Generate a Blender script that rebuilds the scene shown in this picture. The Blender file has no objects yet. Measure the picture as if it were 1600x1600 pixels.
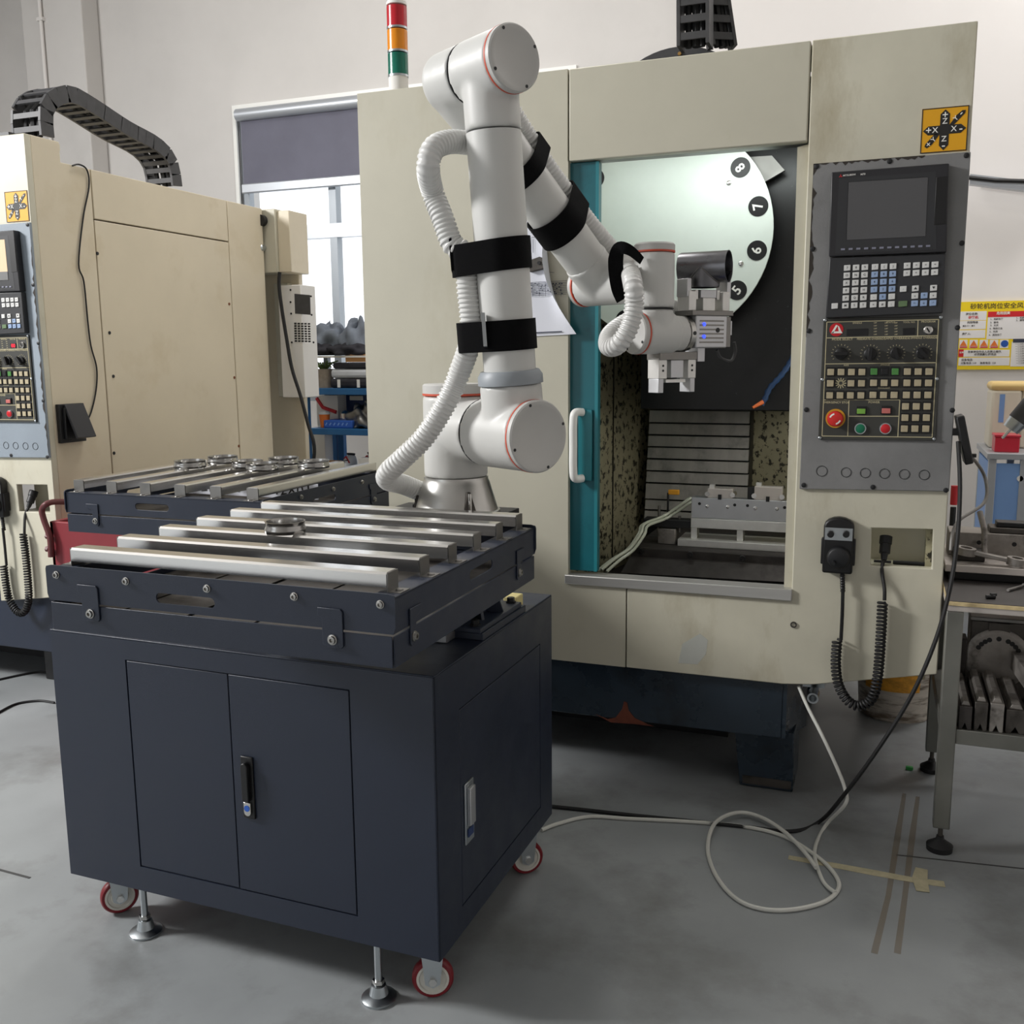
import bpy, bmesh, math, random
from mathutils import Vector as V, Matrix
random.seed(7)
D = bpy.data
SC = bpy.context.scene
COL = SC.collection
# ---------------------------------------------------------------- camera
FPX, YAW, PITCH, ROLL, CAMH = 1519.13, .3653, .159, -.0088, 1.45
_f = V((-math.sin(YAW)*math.cos(PITCH), math.cos(YAW)*math.cos(PITCH), -math.sin(PITCH)))
_r = V((math.cos(YAW), math.sin(YAW), 0)); _u = _r.cross(_f)
_c, _s = math.cos(ROLL), math.sin(ROLL)
_r, _u = _c*_r+_s*_u, -_s*_r+_c*_u
CAM = V((0, 0, CAMH))
cd = D.cameras.new('camera'); cam = D.objects.new('camera', cd); COL.objects.link(cam)
cd.sensor_width = 36; cd.lens = FPX/1600*36; cd.clip_start = .05
cam.matrix_world = Matrix(((_r.x, _u.x, -_f.x, 0), (_r.y, _u.y, -_f.y, 0), (_r.z, _u.z, -_f.z, CAMH), (0, 0, 0, 1)))
SC.camera = cam
# measuring helpers: a sight line through a picture point met with a plane of the place
def ray(x, y): return _f+(x-800)/FPX*_r-(y-800)/FPX*_u
def onY(x, y, Y): d = ray(x, y); return CAM+d*(Y/d.y)
def onX(x, y, X): d = ray(x, y); return CAM+d*(X/d.x)
def onZ(x, y, Z): d = ray(x, y); return CAM+d*((Z-CAMH)/d.z)
def dp(x, y, depth): return CAM+ray(x, y)*depth
def onN(x, y, P, N): d = ray(x, y); return CAM+d*(N.dot(P-CAM)/N.dot(d))
def pj(P): d = P-CAM; z = d.dot(_f); return 800+FPX*d.dot(_r)/z, 800-FPX*d.dot(_u)/z
# ---------------------------------------------------------------- world, lights, exposure
def lin(c): return tuple(((v/255)/12.92 if v/255 <= .04045 else ((v/255+.055)/1.055)**2.4) for v in c)
w = D.worlds.new('daylight'); SC.world = w; w.use_nodes = True
w.node_tree.nodes['Background'].inputs[0].default_value = (.93, .97, 1, 1)
w.node_tree.nodes['Background'].inputs[1].default_value = 3.0
def area(name, loc, to, sx, sy, power, col=(1, 1, 1)):
    l = D.lights.new(name, 'AREA'); l.shape = 'RECTANGLE'; l.size = sx; l.size_y = sy; l.energy = power; l.color = col
    o = D.objects.new(name, l); COL.objects.link(o); o.location = loc
    o.rotation_euler = (V(to)-V(loc)).to_track_quat('-Z', 'Y').to_euler(); return o
area('left_key_light', (-6.4, .3, 3.9), (-1.2, 1.8, .5), 1.1, 1.1, 700, (1, .99, .98))  # key light added inside the room to shine from the left
area('overhead_light', (.1, 3.5, 5.0), (.1, 3.2, 0), 1.4, .25, 30, (1, .98, .94))
area('overhead_light', (-2.5, 4.2, 5.0), (-2.7, 4.2, 0), 1.3, .4, 95, (1, .97, .93))  # unseen fill added over the aisle to brighten left machine and trays
area('overhead_light', (1.7, 5.6, 4.9), (1.2, 6.5, 1.6), 1.3, .4, 110, (1, .98, .96))  # unseen light added close to the right-hand wall to brighten it
vs = SC.view_settings
vs.view_transform = 'Standard'; vs.look = 'None'; vs.exposure = -0.86; vs.gamma = 1; vs.use_curve_mapping = False
# ---------------------------------------------------------------- mesh helpers
ORG = {}
def frame(ax):
    ax = V(ax).normalized(); a = V((0, 0, 1)) if abs(ax.z) < .9 else V((1, 0, 0))
    u = a.cross(ax).normalized(); return u, ax.cross(u).normalized(), ax
def smoothp(pts, k=6):
    P = [V(p) for p in pts]; out = []
    for i in range(len(P)-1):
        a = P[max(i-1, 0)]; b = P[i]; c = P[i+1]; d = P[min(i+2, len(P)-1)]
        for j in range(k):
            t = j/k
            out.append(.5*((2*b)+(c-a)*t+(2*a-5*b+4*c-d)*t*t+(3*b-a-3*c+d)*t**3))
    out.append(P[-1]); return out
def resample(P, step):
    L = [0]
    for i in range(1, len(P)): L.append(L[-1]+(P[i]-P[i-1]).length)
    n = max(2, int(L[-1]/step)+1); out = []; j = 0
    for i in range(n):
        s = L[-1]*i/(n-1)
        while j < len(L)-2 and L[j+1] < s: j += 1
        t = (s-L[j])/max(L[j+1]-L[j], 1e-9); out.append(P[j].lerp(P[j+1], min(t, 1)))
    return out
class MB:
    def __init__(s): s.v = []; s.f = []
    def add(s, vs, fs):
        o = len(s.v); s.v += [tuple(p) for p in vs]; s.f += [tuple(i+o for i in f) for f in fs]; return s
    def box(s, x0, x1, y0, y1, z0, z1):
        return s.add([(x, y, z) for z in (z0, z1) for y in (y0, y1) for x in (x0, x1)],
                     [(0, 2, 3, 1), (4, 5, 7, 6), (0, 1, 5, 4), (2, 6, 7, 3), (0, 4, 6, 2), (1, 3, 7, 5)])
    def ob(s, c, a, b, d):
        c, a, b, d = V(c), V(a), V(b), V(d)
        if a.cross(b).dot(d) < 0: a = -a
        return s.add([c+i*a+j*b+k*d for k in (-1, 1) for j in (-1, 1) for i in (-1, 1)],
                     [(0, 2, 3, 1), (4, 5, 7, 6), (0, 1, 5, 4), (2, 6, 7, 3), (0, 4, 6, 2), (1, 3, 7, 5)])
    def lathe(s, prof, o, axis, n=32, cap=True):
        o = V(o); u, v, a = frame(axis); m = len(prof); vs = []; fs = []
        for r, h in prof:
            for i in range(n):
                t = 2*math.pi*i/n; vs.append(o+a*h+(u*math.cos(t)+v*math.sin(t))*r)
        for k in range(m-1):
            for i in range(n):
                j = (i+1) % n; fs.append((k*n+i, k*n+j, (k+1)*n+j, (k+1)*n+i))
        if cap: fs.append(tuple(range(n-1, -1, -1))); fs.append(tuple((m-1)*n+i for i in range(n)))
        return s.add(vs, fs)
    def cyl(s, p0, p1, r0, r1=None, n=24, cap=True):
        p0, p1 = V(p0), V(p1); L = (p1-p0).length
        return s.lathe([(r0, 0), (r0 if r1 is None else r1, L)], p0, p1-p0, n, cap)
    def ring(s, p0, p1, ro, ri, n=32):
        p0, p1 = V(p0), V(p1); L = (p1-p0).length
        return s.lathe([(ri, 0), (ro, 0), (ro, L), (ri, L), (ri, 0)], p0, p1-p0, n, False)
    def tube(s, pts, r, n=10, cap=True, closed=False):
        P = [V(p) for p in pts]; m = len(P); vs = []; fs = []; T = []
        for i in range(m):
            if closed: T.append((P[(i+1) % m]-P[i-1]).normalized())
            else: T.append((P[min(i+1, m-1)]-P[max(i-1, 0)]).normalized())
        u = frame(T[0])[0]
        for i in range(m):
            u = (u-T[i]*u.dot(T[i]))
            u = u.normalized() if u.length > 1e-6 else frame(T[i])[0]
            w_ = T[i].cross(u); rr = r[i] if isinstance(r, list) else r
            for k in range(n):
                t = 2*math.pi*k/n; vs.append(P[i]+(u*math.cos(t)+w_*math.sin(t))*rr)
        for i in range(m if closed else m-1):
            for k in range(n):
                j = (k+1) % n; q = (i+1) % m; fs.append((i*n+k, i*n+j, q*n+j, q*n+k))
        if cap and not closed: fs.append(tuple(range(n-1, -1, -1))); fs.append(tuple((m-1)*n+k for k in range(n)))
        return s.add(vs, fs)
    def prism(s, poly, vec, hole=None):
        poly = [V(p) for p in poly]; vec = V(vec)
        nrm = V((0, 0, 0))
        for i in range(len(poly)): nrm += poly[i].cross(poly[(i+1) % len(poly)])
        if nrm.dot(vec) > 0: poly.reverse()
        if hole is not None:
            hc = [V(p) for p in hole]; k0 = min(range(len(poly)), key=lambda i: min((poly[i]-q).length for q in hc)); poly = poly[k0:]+poly[:k0]
        n = len(poly); vs = poly+[p+vec for p in poly]
        fs = [(i, i+n, (i+1) % n+n, (i+1) % n) for i in range(n)]
        if hole is None:
            fs += [tuple(range(n)), tuple(range(2*n-1, n-1, -1))]
        else:
            h = [V(p) for p in hole]; hn = V((0, 0, 0))
            for i in range(len(h)): hn += h[i].cross(h[(i+1) % len(h)])
            if hn.dot(vec) < 0: h.reverse()            # opposite winding to poly
            m = len(h); b = 2*n; vs += h+[p+vec for p in h]
            fs += [(b+i, b+i+m, b+(i+1) % m+m, b+(i+1) % m) for i in range(m)]
            k = min(range(m), key=lambda q: (h[q]-poly[0]).length)
            order = [b+(k+q) % m for q in range(m)]+[b+k]
            fs.append(tuple(range(n))+(0,)+tuple(order))
            fs.append(tuple(reversed([n+i for i in range(n)]+[n]+[x+m for x in order])))
        return s.add(vs, fs)
    def build(s, name, mat, parent=None, bevel=0, ang=38, seg=2, smooth=True, kind=None):
        me = D.meshes.new(name)
        if parent is not None: o0 = ORG[parent.name]
        else:
            xs = [p[0] for p in s.v]; ys = [p[1] for p in s.v]; zs = [p[2] for p in s.v]
            o0 = V(((min(xs)+max(xs))/2, (min(ys)+max(ys))/2, min(zs)))
        me.from_pydata([(p[0]-o0.x, p[1]-o0.y, p[2]-o0.z) for p in s.v], [], s.f)
        if smooth:
            me.polygons.foreach_set('use_smooth', [True]*len(me.polygons)); me.set_sharp_from_angle(angle=math.radians(ang))
        me.materials.append(M[mat]); ob = D.objects.new(name, me); COL.objects.link(ob)
        if parent is not None: ob.parent = parent
        else: ob.location = o0
        ORG[ob.name] = o0
        if bevel:
            b = ob.modifiers.new('bevel', 'BEVEL'); b.width = bevel; b.segments = seg; b.limit_method = 'ANGLE'; b.angle_limit = math.radians(40); b.harden_normals = False
        if kind: ob['kind'] = kind
        return ob
def tag(o, label, cat, group=None):
    o['label'] = label; o['category'] = cat
    if group: o['group'] = group
    return o
def thing(name, label, cat, loc, group=None, rz=0):
    o = D.objects.new(name, None); COL.objects.link(o); o.location = loc; o.rotation_euler.z = rz; o.empty_display_size = .1
    ORG[o.name] = V(loc); return tag(o, label, cat, group)
def struct(o): o['kind'] = 'structure'; return o
def copy_tree(o, parent=None):
    c = o.copy(); COL.objects.link(c); ORG[c.name] = ORG[o.name]
    if parent: c.parent = parent; c.matrix_parent_inverse = o.matrix_parent_inverse
    for ch in [x for x in D.objects if x.parent == o]: copy_tree(ch, c)
    return c
_txt = {}
def text_mb(mb, txt, size, o, ux, uy, bold=0.0, depth=.0006, align='CENTER'):
    """lettering laid on the plane with right vector ux and up vector uy, standing depth proud of it"""
    key = (txt, bold, align)
    if key not in _txt:
        cu = D.curves.new('lettering', 'FONT'); cu.body = txt; cu.size = 1; cu.align_x = align; cu.align_y = 'CENTER'; cu.offset = bold; cu.resolution_u = 2
        ob = D.objects.new('lettering', cu); COL.objects.link(ob)
        bpy.context.view_layer.update()
        me = D.meshes.new_from_object(ob.evaluated_get(bpy.context.evaluated_depsgraph_get()))
        _txt[key] = ([tuple(v.co) for v in me.vertices], [tuple(p.vertices) for p in me.polygons])
        D.objects.remove(ob); D.meshes.remove(me); D.curves.remove(cu)
    vs, fs = _txt[key]; o, ux, uy = V(o), V(ux).normalized(), V(uy).normalized(); n = ux.cross(uy)
    mb.add([o+ux*(x*size)+uy*(y*size)+n*depth for x, y, z in vs], fs); return mb
# ---------------------------------------------------------------- materials
M = {}
def nd(nt, t, **kw):
    n = nt.nodes.new(t)
    for k, v in kw.items():
        if k in n.inputs: n.inputs[k].default_value = v
        else: setattr(n, k, v)
    return n
def mat(name, rgb, rough=.5, metal=0, var=0, scale=6, stretch=(1, 1, 1), bump=0, bscale=60, rvar=0, stain=None, samt=.5, sscale=4, slo=.55, shi=.7, spec=.5, coat=0, emit=None, estr=0, trans=0, alpha=1, sstretch=None):
    m = D.materials.new(name); m.use_nodes = True; nt = m.node_tree; b = nt.nodes['Principled BSDF']
    c = lin(rgb); b.inputs['Base Color'].default_value = (*c, 1); b.inputs['Roughness'].default_value = rough; b.inputs['Metallic'].default_value = metal
    b.inputs['Specular IOR Level'].default_value = spec; b.inputs['Coat Weight'].default_value = coat; b.inputs['Transmission Weight'].default_value = trans
    if alpha < 1: b.inputs['Alpha'].default_value = alpha
    if emit: b.inputs['Emission Color'].default_value = (*lin(emit), 1); b.inputs['Emission Strength'].default_value = estr
    L = nt.links.new
    if var or bump or rvar or stain:
        tc = nd(nt, 'ShaderNodeTexCoord')
        mp = nd(nt, 'ShaderNodeMapping'); mp.inputs['Scale'].default_value = stretch; L(tc.outputs['Object'], mp.inputs[0])
        colsock = None
        if var or rvar:
            nz = nd(nt, 'ShaderNodeTexNoise', Scale=scale, Detail=6.0, Roughness=.6); L(mp.outputs[0], nz.inputs['Vector'])
        if var:
            rp = nd(nt, 'ShaderNodeValToRGB'); e = rp.color_ramp.elements
            e[0].position = .3; e[1].position = .7
            e[0].color = (*[v*(1-var) for v in c], 1); e[1].color = (*[min(1, v*(1+var)) for v in c], 1)
            L(nz.outputs['Fac'], rp.inputs[0]); colsock = rp.outputs[0]; L(colsock, b.inputs['Base Color'])
        if rvar:
            mr = nd(nt, 'ShaderNodeMapRange'); mr.inputs[1].default_value = .3; mr.inputs[2].default_value = .7; mr.inputs[3].default_value = max(.02, rough-rvar); mr.inputs[4].default_value = min(1, rough+rvar)
            L(nz.outputs['Fac'], mr.inputs[0]); L(mr.outputs[0], b.inputs['Roughness'])
        if stain:
            mp2 = nd(nt, 'ShaderNodeMapping'); mp2.inputs['Scale'].default_value = sstretch or (1, 1, 1); mp2.inputs['Location'].default_value = (3.1, 1.7, .4); L(tc.outputs['Object'], mp2.inputs[0])
            n2 = nd(nt, 'ShaderNodeTexNoise', Scale=sscale, Detail=8.0, Roughness=.65); L(mp2.outputs[0], n2.inputs['Vector'])
            r2 = nd(nt, 'ShaderNodeMapRange'); r2.inputs[1].default_value = slo; r2.inputs[2].default_value = shi; r2.inputs[4].default_value = samt; L(n2.outputs['Fac'], r2.inputs[0])
            mx = nd(nt, 'ShaderNodeMix', data_type='RGBA'); L(r2.outputs[0], mx.inputs[0])
            if colsock: L(colsock, mx.inputs[6])
            else: mx.inputs[6].default_value = (*c, 1)
            mx.inputs[7].default_value = (*lin(stain), 1); L(mx.outputs[2], b.inputs['Base Color'])
        if bump:
            n3 = nd(nt, 'ShaderNodeTexNoise', Scale=bscale, Detail=3.0); L(mp.outputs[0], n3.inputs['Vector'])
            bp = nd(nt, 'ShaderNodeBump', Strength=bump, Distance=.002); L(n3.outputs['Fac'], bp.inputs['Height']); L(bp.outputs[0], b.inputs['Normal'])
    M[name] = m; return m
mat('wall', (206, 203, 200), .85, var=.05, scale=1.2, bump=.15, bscale=25, stain=(168, 164, 160), samt=.25, sscale=1.1, slo=.58, shi=.8)
mat('wall_white', (226, 222, 219), .8, var=.02, scale=1.5)
mat('ceiling', (205, 203, 200), .9)
mat('floor', (148, 152, 154), .42, var=.17, scale=1.3, rvar=.14, bump=.05, bscale=40, stain=(108, 108, 106), samt=.75, sscale=2.2, slo=.5, shi=.7)
mat('floor_seam', (70, 70, 70), .8)
mat('cream', (194, 190, 173), .42, var=.05, scale=2.5, stain=(158, 148, 116), samt=.5, sscale=2.3, slo=.58, shi=.82, sstretch=(1, 1, .45), bump=.04, bscale=90)
mat('cream_low', (202, 198, 180), .42, var=.09, scale=3, stain=(146, 132, 98), samt=.7, sscale=3.6, slo=.53, shi=.74, sstretch=(1, 1, .4), bump=.05, bscale=60)
mat('cream_warm', (214, 203, 180), .42, var=.04, scale=2.5, stain=(186, 168, 132), samt=.5, sscale=3, slo=.56, shi=.8)
mat('splatter', (176, 170, 140), .5, var=.1, scale=5, stain=(22, 20, 12), samt=.95, sscale=40, slo=.53, shi=.58, sstretch=(1, 1, .85))
mat('seam', (38, 34, 26), .8)
mat('navy', (32, 40, 57), .42, var=.05, scale=8, bump=.28, bscale=700, rvar=.08)
mat('navy_base', (40, 52, 64), .3, var=.2, scale=5, rvar=.15, stain=(18, 20, 22), samt=.8, sscale=5, slo=.55, shi=.72)
mat('rust', (110, 56, 38), .8, var=.3, scale=20)
mat('dark', (22, 23, 26), .5, var=.2, scale=10)
mat('black', (14, 14, 16), .45)
mat('velcro', (8, 8, 10), .95, spec=.2, bump=.5, bscale=500)
mat('rubber', (20, 20, 22), .6)
mat('robot_white', (208, 208, 205), .42, var=.015, scale=4)
mat('robot_cap', (196, 195, 192), .45, var=.02, scale=6)
mat('robot_collar', (150, 156, 162), .45)
mat('red_line', (206, 82, 56), .5)
mat('robot_alu', (198, 197, 194), .34, 1, var=.06, scale=8, rvar=.08)
mat('hose_white', (222, 222, 220), .4)
mat('steel', (222, 220, 217), .2, .95, var=.02, scale=30, stretch=(.06, 1, 1), rvar=.05)
mat('steel_y', (190, 188, 184), .3, 1, var=.05, scale=30, stretch=(1, .06, 1), rvar=.1)
mat('steel_dull', (135, 133, 130), .45, 1, var=.15, scale=10, rvar=.12)
mat('steel_cover', (186, 184, 180), .4, .25, var=.2, scale=14, stretch=(1, 1, .12), rvar=.15, stain=(60, 58, 54), samt=.6, sscale=5)
mat('chrome', (214, 213, 210), .12, 1)
mat('zinc', (190, 196, 200), .3, 1)
mat('alu', (196, 197, 200), .42, .85, var=.08, scale=12, rvar=.1)
mat('alu_bright', (222, 221, 218), .38, .6, var=.08, scale=18)
mat('iron', (86, 82, 78), .5, .7, var=.3, scale=16, rvar=.15, stain=(40, 34, 30), samt=.7, sscale=9)
mat('iron_light', (150, 145, 140), .45, .6, var=.3, scale=16, rvar=.15, stain=(50, 44, 40), samt=.8, sscale=12)
mat('cast_dark', (58, 54, 52), .6, .35, var=.3, scale=18, stain=(24, 20, 18), samt=.7, sscale=8)
mat('teal', (22, 98, 108), .38, var=.08, scale=5, stain=(10, 42, 50), samt=.4, sscale=6)
mat('teal_light', (38, 124, 134), .38, var=.06, scale=5)
mat('grey_panel', (128, 128, 128), .55, var=.1, scale=7, bump=.25, bscale=160, stain=(78, 76, 72), samt=.6, sscale=5, slo=.6, shi=.78)
mat('blue_grey', (140, 150, 160), .55, var=.05, scale=7, bump=.2, bscale=160)
mat('chip', (52, 46, 40), .8)
mat('screen_black', (36, 36, 40), .4)
mat('screen_glass', (82, 82, 84), .22)
mat('screen_lit', (214, 190, 160), .3, emit=(214, 180, 140), estr=.45)
mat('screen_grey', (120, 120, 120), .3, emit=(120, 120, 120), estr=.2)
mat('keypad', (44, 45, 48), .45)
mat('key_white', (216, 216, 214), .5)
mat('key_blue', (150, 172, 206), .5)
mat('key_green', (96, 120, 84), .5)
mat('soft_key', (128, 130, 146), .5)
mat('ink', (40, 42, 44), .6)
mat('op_panel', (58, 58, 54), .5, var=.06, scale=20)
mat('op_line', (196, 186, 150), .6)
mat('op_key', (176, 164, 136), .55, var=.1, scale=60)
mat('op_green', (74, 132, 66), .4)
mat('btn_green', (16, 112, 80), .35)
mat('btn_red', (196, 28, 38), .35)
mat('estop', (208, 44, 40), .3)
mat('estop_base', (206, 150, 38), .5)
mat('pink_lens', (196, 110, 104), .35)
mat('lime_lens', (120, 170, 70), .35)
mat('digit', (230, 40, 60), .5, emit=(255, 30, 60), estr=1.5)
mat('led_blue', (40, 60, 255), .4, emit=(40, 60, 255), estr=6)
mat('sticker', (226, 164, 20), .5)
mat('sticker_ink', (30, 28, 26), .55)
mat('white_paint', (236, 236, 232), .4)
mat('print_white', (238, 236, 230), .6)
mat('disc_white', (224, 232, 224), .4, var=.03, scale=8, stain=(150, 156, 146), samt=.4, sscale=30, slo=.66, shi=.74)
mat('spindle', (11, 11, 13), .35, var=.4, scale=14, stain=(90, 92, 94), samt=.5, sscale=60, slo=.66, shi=.72)
mat('paper', (222, 224, 232), .8)
mat('print_ink', (70, 74, 88), .8)
mat('lens_red', (205, 36, 50), .25, trans=.25, var=.2, scale=90, stretch=(1, 1, .02))
mat('lens_amber', (246, 150, 24), .25, trans=.2, var=.15, scale=90, stretch=(1, 1, .02))
mat('lens_green', (12, 116, 96), .25, trans=.25, var=.2, scale=90, stretch=(1, 1, .02))
mat('chain', (62, 62, 64), .55, var=.15, scale=30)
mat('chain_in', (14, 14, 16), .5)
mat('maroon', (128, 40, 48), .5, var=.08, scale=5)
mat('maroon_dark', (96, 44, 46), .5)
mat('castor_red', (118, 12, 26), .4)
mat('castor_hub', (206, 204, 196), .5)
mat('blue_steel', (38, 98, 150), .5, var=.08, scale=6)
mat('blue_dark', (28, 52, 100), .5)
mat('blue_bright', (44, 96, 190), .5)
mat('blue_pale', (128, 166, 222), .5)
mat('cloth_grey', (120, 128, 140), .95, var=.25, scale=9, stain=(36, 38, 46), samt=.8, sscale=6)
mat('cloth_dark', (46, 46, 52), .95, var=.3, scale=12)
mat('cloth_white', (206, 210, 216), .9, var=.1, scale=9)
mat('cardboard', (190, 142, 92), .8, var=.06, scale=6)
mat('carton', (226, 224, 220), .7)
mat('red', (196, 40, 48), .5)
mat('red_clear', (222, 48, 70), .3, trans=.2)
mat('plant', (96, 118, 70), .7, var=.2, scale=30)
mat('basket', (150, 138, 124), .7, var=.15, scale=30)
mat('orange', (226, 120, 50), .5)
mat('nozzle', (214, 104, 44), .45)
mat('coolant_blue', (34, 62, 100), .45)
mat('hose_clear', (206, 210, 192), .3, trans=.15)
mat('cord_white', (206, 206, 200), .4)
mat('yellow_tag', (226, 158, 40), .6)
mat('cream_block', (214, 200, 140), .6)
mat('tape', (176, 168, 140), .7, var=.15, scale=30)
mat('floor_stain', (140, 118, 86), .6, var=.15, scale=20, alpha=.2)
mat('clear_tape', (222, 226, 224), .3, alpha=.35)
mat('sill_steel', (186, 185, 182), .35, .55, var=.06, scale=30, stretch=(.06, 1, 1))
mat('tee_steel', (118, 118, 122), .32, 1, var=.15, scale=12, rvar=.08)
mat('ring_steel', (170, 169, 167), .22, 1)
mat('bolt_steel', (170, 168, 164), .3, 1)
mat('bucket', (206, 198, 186), .5, var=.12, scale=14, stretch=(1, 1, 4), stain=(92, 72, 52), samt=.85, sscale=12, slo=.46, shi=.6, sstretch=(.5, .5, 3))
mat('bucket_label', (224, 160, 50), .5, var=.3, scale=30, stretch=(1, 1, 2))
mat('bench_steel', (128, 128, 122), .45, .7, var=.12, scale=6, rvar=.1)
mat('bench_mat', (66, 62, 60), .6, var=.12, scale=6)
mat('wood_edge', (204, 184, 140), .8, var=.2, scale=30)
mat('plate_pale', (206, 198, 192), .4, .5, var=.05, scale=6)
mat('sign_yellow', (240, 210, 30), .5)
mat('sign_white', (232, 230, 230), .5)
mat('sign_red', (206, 34, 44), .5)
mat('sign_blue', (36, 84, 170), .5)
mat('sign_navy', (50, 56, 74), .5)
mat('sign_ink', (50, 46, 40), .6)
mat('dispenser', (232, 224, 206), .45)
mat('dispenser_top', (240, 208, 138), .45)
mat('frame_alu', (186, 190, 196), .4, .5)
mat('win_frame', (150, 156, 162), .4, .3)
mat('blind', (108, 108, 122), .85, var=.08, scale=3)
mat('brass', (190, 150, 90), .35, .9)
mat('green_bit', (40, 140, 60), .6)
mat('brown', (120, 70, 40), .6)
def glass():
    m = D.materials.new('window_glass'); m.use_nodes = True; nt = m.node_tree
    for n in list(nt.nodes): nt.nodes.remove(n)
    o = nd(nt, 'ShaderNodeOutputMaterial'); mx = nd(nt, 'ShaderNodeMixShader'); t = nd(nt, 'ShaderNodeBsdfTransparent'); g = nd(nt, 'ShaderNodeBsdfGlossy', Roughness=.03)
    mx.inputs[0].default_value = .06; nt.links.new(t.outputs[0], mx.inputs[1]); nt.links.new(g.outputs[0], mx.inputs[2]); nt.links.new(mx.outputs[0], o.inputs[0]); M['glass'] = m
glass()
# ================================================================ the room
WY = 6.5
struct(MB().box(-8.6, 4.2, -4, WY+.3, -.12, 0).build('floor', 'floor'))
wl = onY(370, 172, WY).x; wt = onY(370, 172, WY).z; wr_, wb = -2.0, 1.12
b = MB()
b.prism([(-8.6, WY, 0), (1.9, WY, 0), (1.9, WY, 5.2), (-8.6, WY, 5.2)], (0, .24, 0), hole=[(wl, WY, wb), (wr_, WY, wb), (wr_, WY, wt), (wl, WY, wt)])
struct(b.build('wall_back', 'wall'))
struct(MB().box(-1.2, 4.0, WY-.06, WY-.002, 0, 5.2).build('wall_right_back', 'wall_white'))
struct(MB().box(-8.75, -8.6, -4, WY+.24, 0, 5.2).build('wall_left', 'wall'))
struct(MB().box(4.0, 4.2, -4, WY+.24, 0, 5.2).build('wall_right', 'wall_white'))
struct(MB().box(-8.75, 4.2, -4, WY+.24, 5.2, 5.35).build('ceiling', 'ceiling'))
b = MB(); b.prism([(-8.6, -4, 0), (4.0, -4, 0), (4.0, -4, 5.2), (-8.6, -4, 5.2)], (0, -.2, 0), hole=[(-7.2, -4, .02), (-3.6, -4, .02), (-3.6, -4, 3.6), (-7.2, -4, 3.6)]); struct(b.build('wall_front', 'wall'))
p0, p1 = onY(36, 60, WY-.18).x, onY(130, 60, WY-.18).x
struct(MB().box(p0, p1, WY-.18, WY, 0, 5.2).build('trim_1', 'wall', bevel=.01))
px = onY(66, 60, WY-.2).x
cp = thing('conduit_pipe', 'thin white electrical conduit running up the wall pilaster', 'pipe', (px, WY-.2, 0))
MB().cyl((px, WY-.2, 0), (px, WY-.2, 5.1), .014, n=12).build('pipe', 'wall_white', cp)
zc = onY(64, 30, WY-.2).z
MB().box(px-.03, px+.03, WY-.215, WY-.18, zc-.012, zc+.012).build('clip', 'wall_white', cp)
# window in the back wall: frame, mullions, panes and the half lowered blind
win = thing('window_1', '', 'window', (wl, WY, wb)); del win['label']; del win['category']; win['kind'] = 'structure'
b = MB()
b.prism([(wl, WY+.02, wb), (wr_, WY+.02, wb), (wr_, WY+.02, wt), (wl, WY+.02, wt)], (0, .06, 0), hole=[(wl+.06, WY+.02, wb+.06), (wr_-.06, WY+.02, wb+.06), (wr_-.06, WY+.02, wt-.06), (wl+.06, WY+.02, wt-.06)])
b.build('window_frame', 'win_frame', win)
b = MB(); b.box(wl-.03, wr_, WY-.02, WY+.01, wt, wt+.03); b.build('window_trim', 'white_paint', win)
b = MB(); b.box(wl-.03, wl, WY-.02, WY+.01, wb, wt); b.build('window_trim', 'white_paint', win)
mx1 = onY(518, 330, WY).x; zt1 = onY(480, 362, WY).z
MB().box(mx1-.03, mx1+.03, WY+.015, WY+.09, wb, wt).build('mullion', 'win_frame', win)
MB().box(wl, wr_, WY+.01, WY+.085, zt1-.05, zt1+.05).build('transom', 'frame_alu', win)
for (a, c) in ((wl+.05, mx1-.03), (mx1+.03, wr_-.05)):
    for (d, e) in ((wb+.05, zt1-.05), (zt1+.05, wt-.05)): MB().box(a, c, WY+.04, WY+.046, d, e).build('pane', 'glass', win)
zb = onY(460, 298, WY).z
bl = thing('roller_blind', 'grey roller blind lowered over the top of the window', 'blind', (wl, WY-.05, zb))
n = 40; vs = []; fs = []
for i in range(n+1):
    x = wl+.05+(wr_-.1-wl)*i/n
    for z in (zb+.06, wt-.08):
        vs += [(x, WY-.03+.006*math.sin(i*1.1)*(1 if z < wt-.1 else .3), z), (x, WY-.024+.006*math.sin(i*1.1)*(1 if z < wt-.1 else .3), z)]
for i in range(n):
    a = i*4; c = a+4; fs += [(a, c, c+2, a+2), (a+1, a+3, c+3, c+1), (a, a+1, c+1, c), (a+2, c+2, c+3, a+3)]
MB().add(vs, fs).build('blind_cloth', 'blind', bl)
MB().cyl((wl+.03, WY-.04, wt-.05), (wr_, WY-.04, wt-.05), .045, n=16).build('roller_tube', 'frame_alu', bl)
MB().box(wl+.04, wr_, WY-.05, WY-.015, zb, zb+.07).build('bottom_bar', 'frame_alu', bl, bevel=.008)
# thin grey cable tray along the right of the back wall
b = MB(); q0, q1 = onY(1515, 281, WY-.15), onY(1640, 296, WY-.15)
b.ob((q0+q1)/2, (q1-q0)/2, (0, .03, 0), (0, 0, .028)); tag(b.build('cable_duct', 'frame_alu'), 'grey cable duct on the white wall right of the machine', 'cable duct')
q0, q1 = onY(1500, 276, WY-.2), onY(1640, 284, WY-.2)
tag(MB().tube([q0, q0.lerp(q1, .4)+V((0, 0, -.01)), q1], .012, 8).build('wall_cable', 'black'), 'black cable running above the grey cable duct', 'cable')
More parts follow.
